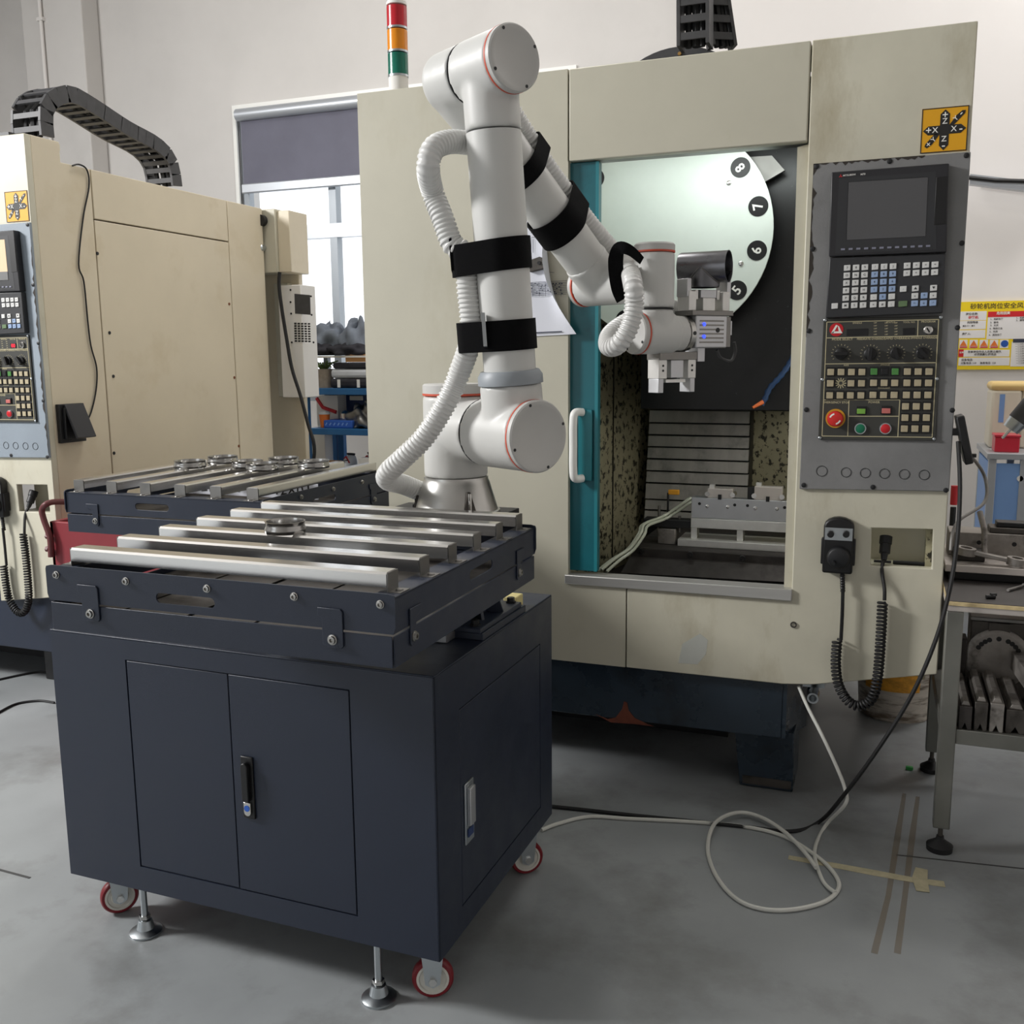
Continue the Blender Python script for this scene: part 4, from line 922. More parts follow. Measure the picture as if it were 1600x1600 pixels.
for x, y in ((-1.704, 1.793), (-1.016, 1.775), (-1.016, 2.45), (-1.704, 2.45)):
    ft = MB().cyl((x, y, .03), (x, y, CZ0), .0085, n=16).build('levelling_foot', 'zinc', ct)
    MB().lathe([(.040, 0), (.0405, .006), (.036, .009), (.022, .014), (.017, .036), (.013, .038)], (x, y, 0), (0, 0, 1), 32).build('foot_pad', 'zinc', ft)
    MB().lathe([(.014, .04), (.014, .049)], (x, y, 0), (0, 0, 1), 6).build('foot_nut', 'chrome', ft)
# pedestal under the robot
BX, BY = -.985, 2.19
ZP = 1.066
pd = MB().box(BX-.13, BX+.128, 2.035, 2.32, CZ1, CZ1+.018).build('pedestal', 'navy', ct, bevel=.002)
MB().box(BX-.13, BX+.124, 2.03, 2.30, CZ1+.018, CZ1+.03).build('pedestal_flange', 'navy', pd, bevel=.002)
MB().cyl((BX, BY-.02, CZ1), (BX, BY-.02, ZP-.014), .075, n=32).build('pedestal_column', 'navy', pd)
for a_ in range(8):
    t = math.radians(a_*45+12); d = V((math.cos(t), math.sin(t), 0)); s_ = V((-d.y, d.x, 0)); c = V((BX, BY-.02, CZ1+.03))
    MB().prism([c+d*.07-s_*.004, c+d*.118-s_*.004, c+d*.085+V((0, 0, .11))-s_*.004, c+d*.07+V((0, 0, .11))-s_*.004], s_*.008).build('gusset', 'navy', pd)
for sx, sy in ((-1, -1), (1, -1), (1, 1), (-1, 1)): MB().lathe([(.013, 0), (.013, .004), (.010, .004), (.010, .014)], (BX+sx*.1, BY-.02+sy*.115, CZ1+.03), (0, 0, 1), 6).build('flange_bolt', 'black', pd)
MB().box(BX-.20, BX+.118, BY-.115, BY+.115, ZP-.014, ZP).build('pedestal_plate', 'dark', pd, bevel=.002)
P = onZ(798, 950, CZ1); MB().box(P.x-.02, P.x+.018, P.y-.02, P.y+.03, CZ1, CZ1+.035).build('cream_stop', 'cream_block', ct, bevel=.003)
P = onZ(690, 1005, CZ1); MB().box(P.x-.05, P.x+.01, P.y, P.y+.06, CZ1, .935).build('support_block', 'alu', ct, bevel=.002)
for x, y in ((-1.35, 1.95), (-1.6, 2.35), (-1.8, 2.35)): MB().box(x-.03, x+.03, y-.03, y+.03, CZ1, .935).build('support_block', 'alu', ct, bevel=.002)
# ================================================================ slatted trays
TW, TD = .735, .70
def make_tray(name, label, loc, rz):
    root = thing(name, label, 'tray', loc, 'slatted trays on the robot cart', rz)
    o = V(loc); W, D2 = TW/2, TD/2
    def bb(x0, x1, y0, y1, z0, z1): return MB().box(o.x+x0, o.x+x1, o.y+y0, o.y+y1, o.z+z0, o.z+z1)
    def pr(pts, vec, hole=None): return MB().prism([o+V(p) for p in pts], vec, hole=[o+V(p) for p in hole] if hole else None)
    def slot(cx, cz, L, r, fx):
        pts = [(cx+L+r*math.cos(t), cz+r*math.sin(t)) for t in [math.pi*(-.5+k/6) for k in range(7)]]+[(cx-L+r*math.cos(t), cz+r*math.sin(t)) for t in [math.pi*(.5+k/6) for k in range(7)]]
        return [fx(a, c) for a, c in pts]
    T = .003
    lo = bb(-W+.004, W-.004, -D2+.004, D2-.004, .004, .008).build('tray_floor', 'navy', root)
    for s in (-1, 1):
        y = s*D2-(T if s > 0 else 0)
        pr([(-W+.003, y, 0), (W-.003, y, 0), (W-.003, y, .054), (-W+.003, y, .054)], (0, T, 0)).build('lower_wall', 'navy', root, bevel=.001)
        x = s*W-(T if s > 0 else 0)
        pr([(x, -D2+.003, 0), (x, D2-.003, 0), (x, D2-.003, .054), (x, -D2+.003, .054)], (T, 0, 0)).build('lower_wall', 'navy', root, bevel=.001)
        # upper walls: long plates with bolts, end plates with a top flange
        r = .008; zt = .126
        outl = [(-W-.004, y, .07), (-W, y, .058), (W, y, .058), (W+.004, y, .07), (W+.004, y, zt-r), (W+.002, y, zt-r*.3), (W-r, y, zt), (-W+r, y, zt), (-W-.002, y, zt-r*.3), (-W-.004, y, zt-r)]
        pw = pr(outl, (0, T, 0), slot(-.05, .082, .055, .0095, lambda a, c: (a, y, c))).build('upper_wall', 'navy', root)
        for bxp in (-.345, -.18, 0.0, .18, .345):
            c = o+V((bxp, s*D2, .108))
            MB().lathe([(.0075, 0), (.0075, .0015), (.006, .002), (.0056, .005), (.003, .0052), (.003, .0025), (0, .0025)], c, (0, s, 0), 14).build('wall_bolt', 'bolt_steel', pw)
        ew = pr([(x, -D2+.004, .058), (x, D2-.004, .058), (x, D2-.004, .119), (x, -D2+.004, .119)], (T, 0, 0), slot(.03, .088, .05, .0095, lambda a, c: (x, a, c))).build('end_wall', 'navy', root, bevel=.001)
        x0, x1 = (W-.045, W) if s > 0 else (-W, -W+.045)
        bb(x0, x1, -D2+.004, D2-.004, .116, .119).build('end_flange', 'navy', root)
        # clips joining upper and lower tray
        for k in (-.27, .25):
            yy = s*(D2+.0005)
            c_ = pr([(k-.024, yy, .094), (k+.02, yy, .094), (k+.024, yy, .088), (k+.024, yy, .03), (k+.02, yy, .025), (k-.01, yy, .025), (k-.016, yy, .03), (k-.016, yy, .075), (k-.024, yy, .08)], (0, s*.003, 0)).build('joining_clip', 'navy', root, bevel=.001)
            MB().lathe([(.0092, 0), (.0092, .002), (.0072, .0025), (.0066, .006), (.0034, .0062), (.0034, .003), (0, .003)], o+V((k+.004, yy+s*.003, .04)), (0, s, 0), 16).build('clip_bolt', 'bolt_steel', c_)
            xx = s*(W+.0005)
            c_ = pr([(xx, k-.024, .088), (xx, k+.02, .088), (xx, k+.02, .076), (xx, k-.002, .070), (xx, k-.002, .028), (xx, k-.02, .022), (xx, k-.024, .028)], (s*.003, 0, 0)).build('joining_clip', 'navy', root, bevel=.001)
            MB().lathe([(.0092, 0), (.0092, .002), (.0072, .0025), (.0066, .006), (.0034, .0062), (.0034, .003), (0, .003)], o+V((xx+s*.003, k-.012, .038)), (s, 0, 0), 16).build('clip_bolt', 'bolt_steel', c_)
    for k in range(5): bb(-W+.01+k*.145, -W+.145+k*.145, -D2+.02, D2-.02, .04+.001*(k % 2), .0425+.001*(k % 2)).build('inner_sheet', 'iron', root)
    for k in range(6):
        y = -D2+.052+k*.1235; hw = .0195; rl = MB()
        z0, z1 = .128, .154
        # inverted channel with rounded shoulders
        prof = [(-hw, z0), (-hw, z1-.004), (-hw+.004, z1), (hw-.004, z1), (hw, z1-.004), (hw, z0), (hw-.0015, z0), (hw-.0015, z1-.005), (hw-.005, z1-.0015), (-hw+.005, z1-.0015), (-hw+.0015, z1-.005), (-hw+.0015, z0)]
        rl.prism([o+V((-W+.028, y+a, c)) for a, c in prof], (TW-.056, 0, 0)); rail = rl.build('rail', 'steel', root, ang=28)
        for s in (-1, 1):
            x = s*(W-.0275); b = MB()
            b.prism([o+V((x, y-hw+.001, .119)), o+V((x, y+hw-.001, .119)), o+V((x, y+hw-.001, z1-.001)), o+V((x, y-hw+.001, z1-.001))], (s*.002, 0, 0))
            b.build('end_bracket', 'steel_dull', rail)
            MB().box(o.x+min(x, x+s*.024), o.x+max(x, x+s*.024), o.y+y-hw+.002, o.y+y+hw-.002, o.z+.119, o.z+.1205).build('bracket_foot', 'steel_dull', rail)
            MB().lathe([(.007, 0), (.006, .0025)], o+V((x+s*.014, y, .1205)), (0, 0, 1), 14).build('bracket_screw', 'steel_dull', rail)
    return root
TZ = .941
make_tray('slatted_tray', 'front navy tray of six steel rails running left to right', (-1.1045, 1.723, TZ), .003)
make_tray('slatted_tray', 'rear navy tray whose six steel rails run towards the machine wall', (-1.930, 2.583, TZ), math.pi/2+.006)
# steel rings set among the rails
def ring_thing(loc, r, label):
    b = MB(); b.lathe([(r-.003, 0), (r, 0), (r+.002, .004), (r+.002, .010), (r, .013), (r, .022), (r+.0015, .024), (r-.002, .024), (r-.003, .02), (r-.003, 0)], loc, (0, 0, 1), 40, False)
    o_ = b.build('steel_ring', 'ring_steel'); tag(o_, label, 'ring', 'steel rings on the trays'); return o_
zr = TZ+.128
ring_thing((onZ(446, 829, zr+.03).x, onZ(446, 829, zr+.03).y, TZ+.1545), .040, 'shiny steel ring lying alone on the front tray rails')
for (px_, py_), lb in zip(((297, 727), (348, 720), (387, 727), (443, 722), (410, 731), (490, 727)), ('nearest the left edge of the rear tray', 'farthest back on the rear tray', 'in the middle of the rear tray group', 'right of the middle of the rear tray group', 'at the front of the rear tray group', 'farthest right on the rear tray')):
    P = onZ(px_, py_-2, TZ+.166); ring_thing((P.x, P.y, TZ+.1545), .050, 'dark shiny steel ring '+lb)
P = onZ(335, 772, TZ+.07); b = MB(); b.box(-2.22, -1.66, P.y+.02, P.y+.022, TZ+.065, TZ+.115); o_ = b.build('marked_label_strip', 'paper'); tag(o_, 'white strip with black handwriting standing inside the rear tray', 'label strip')
b = MB()
for i, ch in enumerate('Z82L 0N 7. 42X01'):
    if ch != ' ': text_mb(b, ch, .055, V((-2.16+i*.031, P.y+.0195, TZ+.092)), V((1, 0, .12)), ZU, .004)
b.build('handwriting', 'sticker_ink', o_, smooth=False)
# ================================================================ robot arm
AZ = math.radians(-31); RN = V((math.cos(AZ), math.sin(AZ), 0)); RT = V((-RN.y, RN.x, 0))
RB = V((BX, BY, 0))
ra = thing('industrial_robot', 'white six axis robot arm with black straps mounted on the cart', 'robot arm', (BX, BY, ZP))
def fuse(name, mbs, m, parent, vox=.0055, it=6, bev=0):
    b = MB()
    for q in mbs: b.add(q.v, q.f)
    o_ = b.build(name, m, parent, ang=60)
    r_ = o_.modifiers.new('remesh', 'REMESH'); r_.mode = 'VOXEL'; r_.voxel_size = vox; r_.use_smooth_shade = True
    s_ = o_.modifiers.new('smooth', 'SMOOTH'); s_.factor = .6; s_.iterations = it
    return o_
ZJ1, ZJ2 = 1.158, 1.274
bs = MB().lathe([(.108, 0), (.108, .008), (.103, .010), (.083, ZJ1-ZP-.014), (.0795, ZJ1-ZP-.008), (.0795, ZJ1-ZP)], RB+V((0, 0, ZP)), (0, 0, 1), 56).build('base', 'robot_alu', ra)
for a_ in (-28, -150, 92, 210):
    t = math.radians(a_-20); d = V((math.cos(t), math.sin(t), 0)); s_ = V((-d.y, d.x, 0)); c = RB+V((0, 0, ZP))
    MB().prism([c+d*.1+s_*.016+V((0, 0, .009)), c+d*.1-s_*.016+V((0, 0, .009)), c+d*.088-s_*.004+V((0, 0, .062)), c+d*.088+s_*.004+V((0, 0, .062))], d*.009).build('bolt_pocket', 'iron', bs)
    MB().cyl(c+d*.104+V((0, 0, .01)), c+d*.104+V((0, 0, .06)), .0045, n=12).build('base_bolt', 'chrome', bs)
    MB().lathe([(.009, 0), (.009, .009)], c+d*.105+V((0, 0, .009)), (0, 0, 1), 12).build('bolt_head', 'black', bs)
ZTOP = 1.385; A0 = .234; AE = .325; R1, R2, R3 = .0785, .081, .067
c = RB+V((0, 0, ZJ1)); jc = RB+V((0, 0, ZJ2))
fuse('shoulder_body', [MB().cyl(c, RB+V((0, 0, ZTOP-.028)), R1, n=48), MB().cyl(jc, jc+RN*.125, R2-.006, n=48)], 'robot_white', ra)
MB().ring(RB+V((0, 0, ZTOP-.028)), RB+V((0, 0, ZTOP-.023)), R1+.0004, .05, 56).build('accent_ring', 'red_line', ra)
MB().lathe([(R1, 0), (R1, .019), (R1-.004, .023), (0, .023)], RB+V((0, 0, ZTOP-.023)), (0, 0, 1), 56).build('joint_cap', 'robot_cap', ra)
U0 = jc+RN*A0; LEAN = .0765; ZE = 2.052
UD = (V((0, 0, 1))-RT*LEAN).normalized(); U1 = U0+UD*((ZE-ZJ2)/UD.z)
fuse('lower_joint', [MB().cyl(jc+RN*.128, jc+RN*(AE-.02), R2, n=48), MB().cyl(U0, U0+UD*.115, .070, n=48)], 'robot_white', ra)
MB().ring(jc+RN*.1255, jc+RN*.1275, R2-.002, .05, 48).build('joint_gap', 'ink', ra)
def end_cap(P, d, r, parent, screws=4, n0='joint_cap', rot=45):
    MB().ring(P, P+d*.004, r+.0006, r-.02, 56).build('accent_ring', 'red_line', parent)
    cp_ = MB().lathe([(r, .004), (r, .015), (r-.003, .018), (r-.012, .0185), (r-.0135, .0175), (0, .0178)], P, d, 56).build(n0, 'robot_cap', parent)
    u, v, _ = frame(d)
    for k in range(screws):
        t = math.radians(rot+k*360/screws); q = P+d*.018+(u*math.cos(t)+v*math.sin(t))*(r-.0075)
        MB().lathe([(.0035, 0), (.0035, .0012)], q, d, 10).build('cap_screw', 'ink', cp_)
end_cap(jc+RN*(AE-.02), RN, R2, ra, rot=20)
q = U0+UD*.115
MB().lathe([(.0735, 0), (.0735, .018), (.066, .030), (.058, .031)], q, UD, 48).build('arm_collar', 'robot_collar', ra)
uL = (U1-U0).length
MB().lathe([(.0588, .12), (.0590, .2), (.0592, uL*.6), (.0592, uL-.13)], U0, UD, 48).build('upper_arm', 'robot_white', ra)
MB().ring(U0+UD*(uL-.131), U0+UD*(uL-.129), .0585, .05, 48).build('joint_gap', 'ink', ra)
# elbow: joint in line with the upper arm plus the joint carrying the forearm
EO = .10-A0
ec = U1; FW = V((-.692, 2.484, 1.629))
F0 = U1+RN*EO
FD = (FW-F0); FL = FD.length; FD.normalize()
fuse('elbow_joint', [MB().cyl(ec-RN*.062, ec+RN*(AE-A0-.02), R3, n=48), MB().cyl(ec-UD*.128, ec, .0602, n=48)], 'robot_white', ra)
end_cap(ec+RN*(AE-A0-.02), RN, R3, ra, rot=30)
MB().ring(ec-RN*.0645, ec-RN*.062, R3-.001, .05, 48).build('joint_gap', 'ink', ra)
fuse('forearm_joint', [MB().cyl(ec-RN*.065, F0-RN*.03, R3-.001, n=48), MB().lathe([(.066, 0), (.066, .04), (.058, .17)], F0, FD, 48), MB().lathe([(.067, -.02), (.062, .03), (.045, .052), (.02, .060)], F0, -RN, 40)], 'robot_white', ra, it=10)
MB().lathe([(.058, .165), (.0565, .22), (.054, FL-.07)], F0, FD, 44).build('forearm', 'robot_white', ra)
# wrist
WR = .052
capP = FW-RN*.088
J5 = FW+RN*.178; J5b = V((J5.x, J5.y, 1.502)); J5t = V((J5.x, J5.y, 1.716))
fuse('wrist_joint', [MB().lathe([(.058, -.02), (.053, .07)], FW-FD*.07, FD, 40), MB().cyl(capP+RN*.02, J5+RN*0-RN*.04, WR, n=44)], 'robot_white', ra, vox=.0045)
end_cap(capP+RN*.02, -RN, WR, ra, rot=10)
PHI = math.radians(52); D6 = V((math.cos(PHI), math.sin(PHI), 0)); S6 = V((-D6.y, D6.x, 0))
fuse('wrist_column', [MB().cyl(J5b+V((0, 0, .06)), J5t-V((0, 0, .022)), .0495, n=44)], 'robot_white', ra, vox=.0045, it=3)
MB().ring(J5t-V((0, 0, .022)), J5t-V((0, 0, .018)), .0502, .03, 44).build('accent_ring', 'red_line', ra)
MB().lathe([(.0495, 0), (.0495, .014), (.046, .018), (0, .018)], J5t-V((0, 0, .018)), (0, 0, 1), 44).build('joint_cap', 'robot_cap', ra)
MB().ring(J5b+V((0, 0, .058)), J5b+V((0, 0, .0595)), .0492, .03, 44).build('joint_gap', 'ink', ra)
fuse('tool_joint', [MB().cyl(J5b, J5b+V((0, 0, .058)), .0485, n=44), MB().cyl(J5b-D6*.045, J5b+D6*.055, .0505, n=44), MB().cyl(J5b+D6*.05, J5b+D6*.088, .044, n=44)], 'robot_white', ra, vox=.0045)
end_cap(J5b-D6*.045, -D6, .0505, ra, rot=60)
MB().lathe([(.0435, 0), (.0435, .014), (.04, .016)], J5b+D6*.088, D6, 40).build('tool_flange', 'robot_alu', ra)
for k in range(6):
    t = math.radians(k*60); q = J5b+D6*.096+(S6*math.cos(t)+V((0, 0, math.sin(t))))*.0435
    MB().lathe([(.005, 0), (.005, .001)], q, (S6*math.cos(t)+V((0, 0, math.sin(t)))), 12).build('flange_hole', 'ink', ra)
# double gripper
GC = J5b+D6*.160+V((0, 0, .004))
gr = MB().ob(GC, D6*.052, S6*.034, (0, 0, .040)).build('gripper_body', 'alu', ra, bevel=.003)
for k in range(6): MB().ob(GC-S6*.0342+V((0, 0, -.026+k*.0105)), D6*.040, S6*.0006, (0, 0, .002)).build('body_groove', 'steel_dull', gr)
for z in (.018, -.012): MB().lathe([(.0045, 0), (.0045, .0015)], GC-S6*.0344-D6*.026+V((0, 0, z)), -S6, 12).build('status_light', 'led_blue', gr)
MB().lathe([(.006, 0), (.006, .001)], GC-S6*.0344+D6*.02+V((0, 0, .004)), -S6, 14).build('body_screw', 'ink', gr)
MB().ob(GC+D6*.060, D6*.008, S6*.03, (0, 0, .038)).build('side_plate', 'steel_dull', gr, bevel=.001)
MB().ob(GC+D6*.076+V((0, 0, .01)), D6*.006, S6*.02, (0, 0, .018)).build('cable_plate', 'alu', gr, bevel=.001)
MB().ob(GC+D6*.004+V((0, 0, .046)), D6*.068, S6*.034, (0, 0, .0062)).build('top_plate', 'steel_dull', gr, bevel=.001)
up = GC+D6*.002+V((0, 0, .052))
MB().ob(up+V((0, 0, .016)), D6*.02, S6*.02, (0, 0, .016)).build('jaw_slide', 'alu_bright', gr, bevel=.001)
MB().ob(up+V((0, 0, .042)), D6*.026, S6*.018, (0, 0, .010)).build('jaw_block', 'alu', gr, bevel=.001)
for s in (-1, 1):
    MB().ob(up+D6*s*.056+V((0, 0, .024)), D6*.012, S6*.022, (0, 0, .024)).build('jaw', 'alu_bright', gr, bevel=.0015)
    MB().ob(up+D6*s*.066+V((0, 0, .056)), D6*.007, S6*.02, (0, 0, .022)).build('jaw_finger', 'alu', gr, bevel=.0015)
    MB().ob(up+D6*s*.036+V((0, 0, .040)), D6*.005, S6*.014, (0, 0, .012)).build('jaw_pad', 'alu_bright', gr, bevel=.001)
lw = J5b+D6*.12+V((0, 0, -.075))+S6*.01-D6*.05
g2 = MB().ob(lw+V((0, 0, .02)), D6*.06, S6*.026, (0, 0, .01)).build('lower_gripper', 'steel_dull', ra, bevel=.001)
MB().ob(lw+V((0, 0, .04))+D6*.075, D6*.012, S6*.024, (0, 0, .035)).build('gripper_bracket', 'alu', g2, bevel=.001)
MB().ob(lw+V((0, 0, -.012)), D6*.02, S6*.02, (0, 0, .022)).build('jaw_slide', 'alu', g2, bevel=.001)
MB().ob(lw+V((0, 0, -.042)), D6*.032, S6*.015, (0, 0, .004)).build('jaw_bar', 'alu_bright', g2, bevel=.0005)
for s in (-1, 1):
    MB().ob(lw+D6*s*.047+V((0, 0, -.01)), D6*.013, S6*.022, (0, 0, .026)).build('jaw', 'alu_bright', g2, bevel=.0015)
    MB().ob(lw+D6*s*.051+V((0, 0, -.053)), D6*.008, S6*.02, (0, 0, .018)).build('jaw_finger', 'alu', g2, bevel=.0015)
    for k in range(2): MB().lathe([(.003, 0), (.003, .0008)], lw+D6*s*.047-S6*.022+V((0, 0, -.016+k*.012)), -S6, 10).build('jaw_screw', 'ink', g2)
P = GC+D6*.05+V((0, 0, -.045))
MB().tube(smoothp([P, P+D6*.015+V((0, 0, -.02)), P+D6*.05+V((0, 0, -.028)), P+D6*.065+V((0, 0, -.005)), P+D6*.06+V((0, 0, .02))]), .004, 8).build('signal_cable', 'chain', ra)
# pipe tee held in the upper jaws
TE = up+V((0, 0, .108)); RX = V((math.cos(math.radians(8)), math.sin(math.radians(8)), 0))
pt = thing('pipe_tee', 'dark steel pipe tee held upright in the gripper jaws', 'pipe fitting', TE-V((0, 0, .05)))
TX = V((math.cos(math.radians(-6)), math.sin(math.radians(-6)), 0))
MB().lathe([(.0375, -.062), (.039, -.058), (.039, .058), (.0395, .062), (.0375, .062), (.0365, .055), (.0365, -.062), (.0375, -.062)], TE, TX, 48, False).build('run_pipe', 'tee_steel', pt)
MB().cyl(TE-TX*.058, TE-TX*.06, .0366, n=40).build('pipe_end', 'tee_steel', pt)
MB().lathe([(.0385, 0), (.0385, .046), (.037, .05), (.033, .05)], TE, (0, 0, -1), 44, False).build('branch_pipe', 'tee_steel', pt)
u2 = V((-TX.y, TX.x, 0))
for s in (-1, 1):
    P_ = []
    for k in range(9):
        t = math.radians(-90+k*90/8*1.0); P_.append(TE+TX*s*(.0395*abs(math.sin(t)) if False else .039*(1-k/8))+V((0, 0, -.039*(1-k/8)*0)))
    P_ = [TE-u2*.0395*math.cos(t)+V((0, 0, -.0395*math.sin(t)))+TX*s*.039*math.sin(t)*0+TX*s*.0395*math.cos(math.pi/2-t)*1.0 for t in [math.radians(a) for a in range(5, 90, 12)]]
    MB().tube(P_, .0015, 6).build('weld_seam', 'steel_dull', pt)
# straps and corrugated hoses
def hull_band(c, axis, u, r1, d, r2, hgt, name='strap', th=.003, tilt=0):
    axis = V(axis).normalized(); u = V(u); u = (u-axis*u.dot(axis)).normalized(); w_ = axis.cross(u)
    a0 = math.acos(max(-1, min(1, (r1-r2)/d))); out = []
    for k in range(25): t = a0+(2*math.pi-2*a0)*k/24; out.append((r1*math.cos(t), r1*math.sin(t)))
    for k in range(13): t = -a0+2*a0*k/12; out.append((d+r2*math.cos(t), r2*math.sin(t)))
    vs = []; fs = []; n = len(out)
    for hh, tt_ in ((-1, 0), (1, 0), (1, 1), (-1, 1)):
        for i, (x, y) in enumerate(out):
            l = math.hypot(x-d*.3, y); e = 1+tt_*th/l
            vs.append(c+u*((x-d*.3)*e+d*.3)+w_*y*e+axis*(hh*hgt+tilt*x))
    for k in range(4):
        for i in range(n):
            j = (i+1) % n; k2 = (k+1) % 4; fs.append((k*n+i, k*n+j, k2*n+j, k2*n+i))
    return MB().add(vs, fs).build(name, 'velcro', ra)
HR = .0255
uh = -_r.copy(); uh.z = 0; uh.normalize()
def armP(z): return U0+UD*((z-ZJ2)/UD.z)
s1, s2 = armP(1.668), armP(1.497)
hd = .0600+HR-.004
hull_band(s1, UD, uh, .0620, hd, HR+.002, .034, tilt=-.06); hull_band(s2, UD, uh, .0620, hd, HR+.002, .033)
q = s2+uh*.05-_f*.053; MB().ob(q, uh*.004, _f*.012, UD*.036).build('strap_buckle', 'zinc', ra)
q = s1+uh*.110-_f*.004; MB().ob(q, uh*.003, _f*.014, UD*.034).build('strap_end', 'velcro', ra)
def corr(name, pts, r=HR, par=ra, step=.0026, dp_=.003):
    P = resample(smoothp(pts, 10), step); MB().tube(P, [r-(dp_ if i % 4 in (2, 3) else 0) for i in range(len(P))], 20).build(name, 'hose_white', par, ang=38)
dS = (s1+uh*hd-CAM).dot(_f); dA = (U1-CAM).dot(_f); d0 = (U0-CAM).dot(_f)
h1 = [dp(757, 228, dA+.12), dp(728, 223, dA+.08), dp(700, 222, dA+.04), dp(677, 233, dA+.01), dp(669, 262, dA+.01), dp(676, 300, dS), dp(692, 342, dS), dp(706, 380, dS), s1+uh*hd, armP(1.6)+uh*(hd-.001), s2+uh*hd, dp(717, 585, d0+.0), dp(697, 630, d0+.01), dp(664, 682, d0+.03), dp(630, 716, d0+.05), dp(607, 738, d0+.08), dp(606, 750, d0+.12), dp(630, 757, d0+.2), dp(668, 772, d0+.26), dp(700, 780, d0+.28)]
corr('corrugated_hose', h1)
dW = (FW-CAM).dot(_f)
FU = -(_u-FD*_u.dot(FD)).normalized()
fm = F0+FD*(FL*.655); uf = (_u*.7+_r*.7); uf = (uf-FD*uf.dot(FD)).normalized(); bk = _f*.35
uf2 = (uf+_f*.5); uf2 = (uf2-FD*uf2.dot(FD)).normalized()
def foreP(s, off=.0): return F0+FD*(FL*s)+uf2*(.0585+HR-.008+off)
hull_band(fm, FD, uf2, .0615, .0585+HR-.008, HR+.002, .035)
sm = F0+FD*(FL*.40); hull_band(sm, FD, uf2, .062, .06+HR-.008, HR+.003, .022)
dJ = (J5-CAM).dot(_f)
h2 = [foreP(.0, .03), foreP(.2, .012), foreP(.45), foreP(.66), foreP(.82, .004), dp(958, 392, dW+.0), dp(978, 408, dW-.02), dp(988, 440, dJ-.085), dp(991, 475, dJ-.09), dp(983, 512, dJ-.085), dp(966, 538, dJ-.07), dp(951, 541, dJ-.03), dp(953, 524, dJ+.02), dp(975, 506, dJ+.06), dp(1005, 494, dJ+.1), dp(1035, 484, dJ+.11), dp(1060, 483, dJ+.12), dp(1080, 492, dJ+.13)]
corr('corrugated_hose', h2, r=.0235)
# black cloth strap tying the second hose to the wrist
vs = []; fs = []
sp2 = [dp(x, y, d) for x, y, d in ((1003, 408, dJ-.05), (985, 392, dJ-.078), (968, 388, dJ-.075), (962, 405, dJ-.05), (963, 430, dJ-.03), (967, 452, dJ-.02), (974, 468, dJ-.01))]
Q = smoothp(sp2, 6); b = MB()
wid = [.009+.009*min(1, i/18) for i in range(len(Q))]
for i, p in enumerate(Q):
    t = (Q[min(i+1, len(Q)-1)]-Q[max(i-1, 0)]).normalized(); s_ = t.cross(_f).normalized()*wid[i]
    for z in (0, .004): vs += [p+s_-_f*z, p-s_-_f*z]
for i in range(len(Q)-1):
    a = 4*i; fs += [(a, a+4, a+5, a+1), (a+2, a+3, a+7, a+6), (a, a+2, a+6, a+4), (a+1, a+5, a+7, a+3)]
b.add(vs, fs).build('hose_strap', 'velcro', ra)
# ================================================================ cables and hoses on the floor
fz = .006
hp = [onY(1248, 1073, 3.12), onY(1262, 1105, 3.05), onY(1285, 1150, 2.98), onY(1308, 1200, 2.95), onY(1320, 1232, 2.93), onY(1321, 1256, 2.9)]
hp += [onZ(1290, 1290, fz), onZ(1273, 1330, fz), onZ(1285, 1375, fz), onZ(1305, 1395, fz+.004)]
tag(MB().tube(smoothp(hp, 8), .0055, 8).build('white_hose', 'cord_white'), 'thin white hose dropping from the machine base to the floor', 'hose')
lp = [onZ(*p, fz) for p in ((846, 1297), (872, 1287), (920, 1276), (980, 1279), (1080, 1284), (1160, 1291), (1220, 1305), (1265, 1330), (1298, 1358), (1311, 1385), (1290, 1408), (1240, 1421), (1190, 1420), (1150, 1404), (1120, 1370), (1106, 1330), (1112, 1300), (1130, 1282), (1158, 1275), (1190, 1283), (1225, 1305), (1255, 1335), (1275, 1362))]
for i in range(len(lp)):
    if i > 15: lp[i].z += .012
tag(MB().tube(smoothp(lp, 8), .006, 8).build('white_hose', 'cord_white'), 'white hose lying in a wide loop on the concrete floor', 'hose')
bc = [onY(1497, 690, 3.04), onY(1500, 760, 2.99), onY(1496, 840, 2.95), onY(1484, 920, 2.9), onY(1462, 1000, 2.87), onY(1425, 1085, 2.86), onY(1372, 1170, 2.87), onY(1318, 1243, 2.9), onZ(1280, 1284, fz), onZ(1235, 1299, fz), onZ(1150, 1290, fz), onZ(1000, 1275, fz), onZ(900, 1264, fz), onZ(820, 1256, fz), onZ(740, 1250, fz)]
tag(MB().tube(smoothp(bc, 8), .006, 8).build('black_cable', 'rubber'), 'black cable hanging from the machine edge and running along the floor', 'cable')
gc = [onY(1500, 700, 3.1), onY(1525, 722, 3.2), onY(1540, 750, 3.25), (onY(1538, 785, 3.2)), onY(1500, 812, 3.1), onY(1488, 835, 3.05), onY(1485, 860, 3.03)]
tag(MB().tube(smoothp(gc, 8), .005, 8).build('grey_cable', 'steel_dull'), 'grey cable bowing out beside the bench and the machine edge', 'cable')
for i, P in enumerate(([(-2, 1062), (30, 1055), (60, 1050), (82, 1052)], [(-5, 1115), (25, 1100), (60, 1095), (85, 1098)])):
    tag(MB().tube(smoothp([onZ(x, y, .005) for x, y in P]), .005, 6).build('floor_cable', 'rubber'), ('upper', 'lower')[i]+' black cable on the floor left of the cart', 'cable')
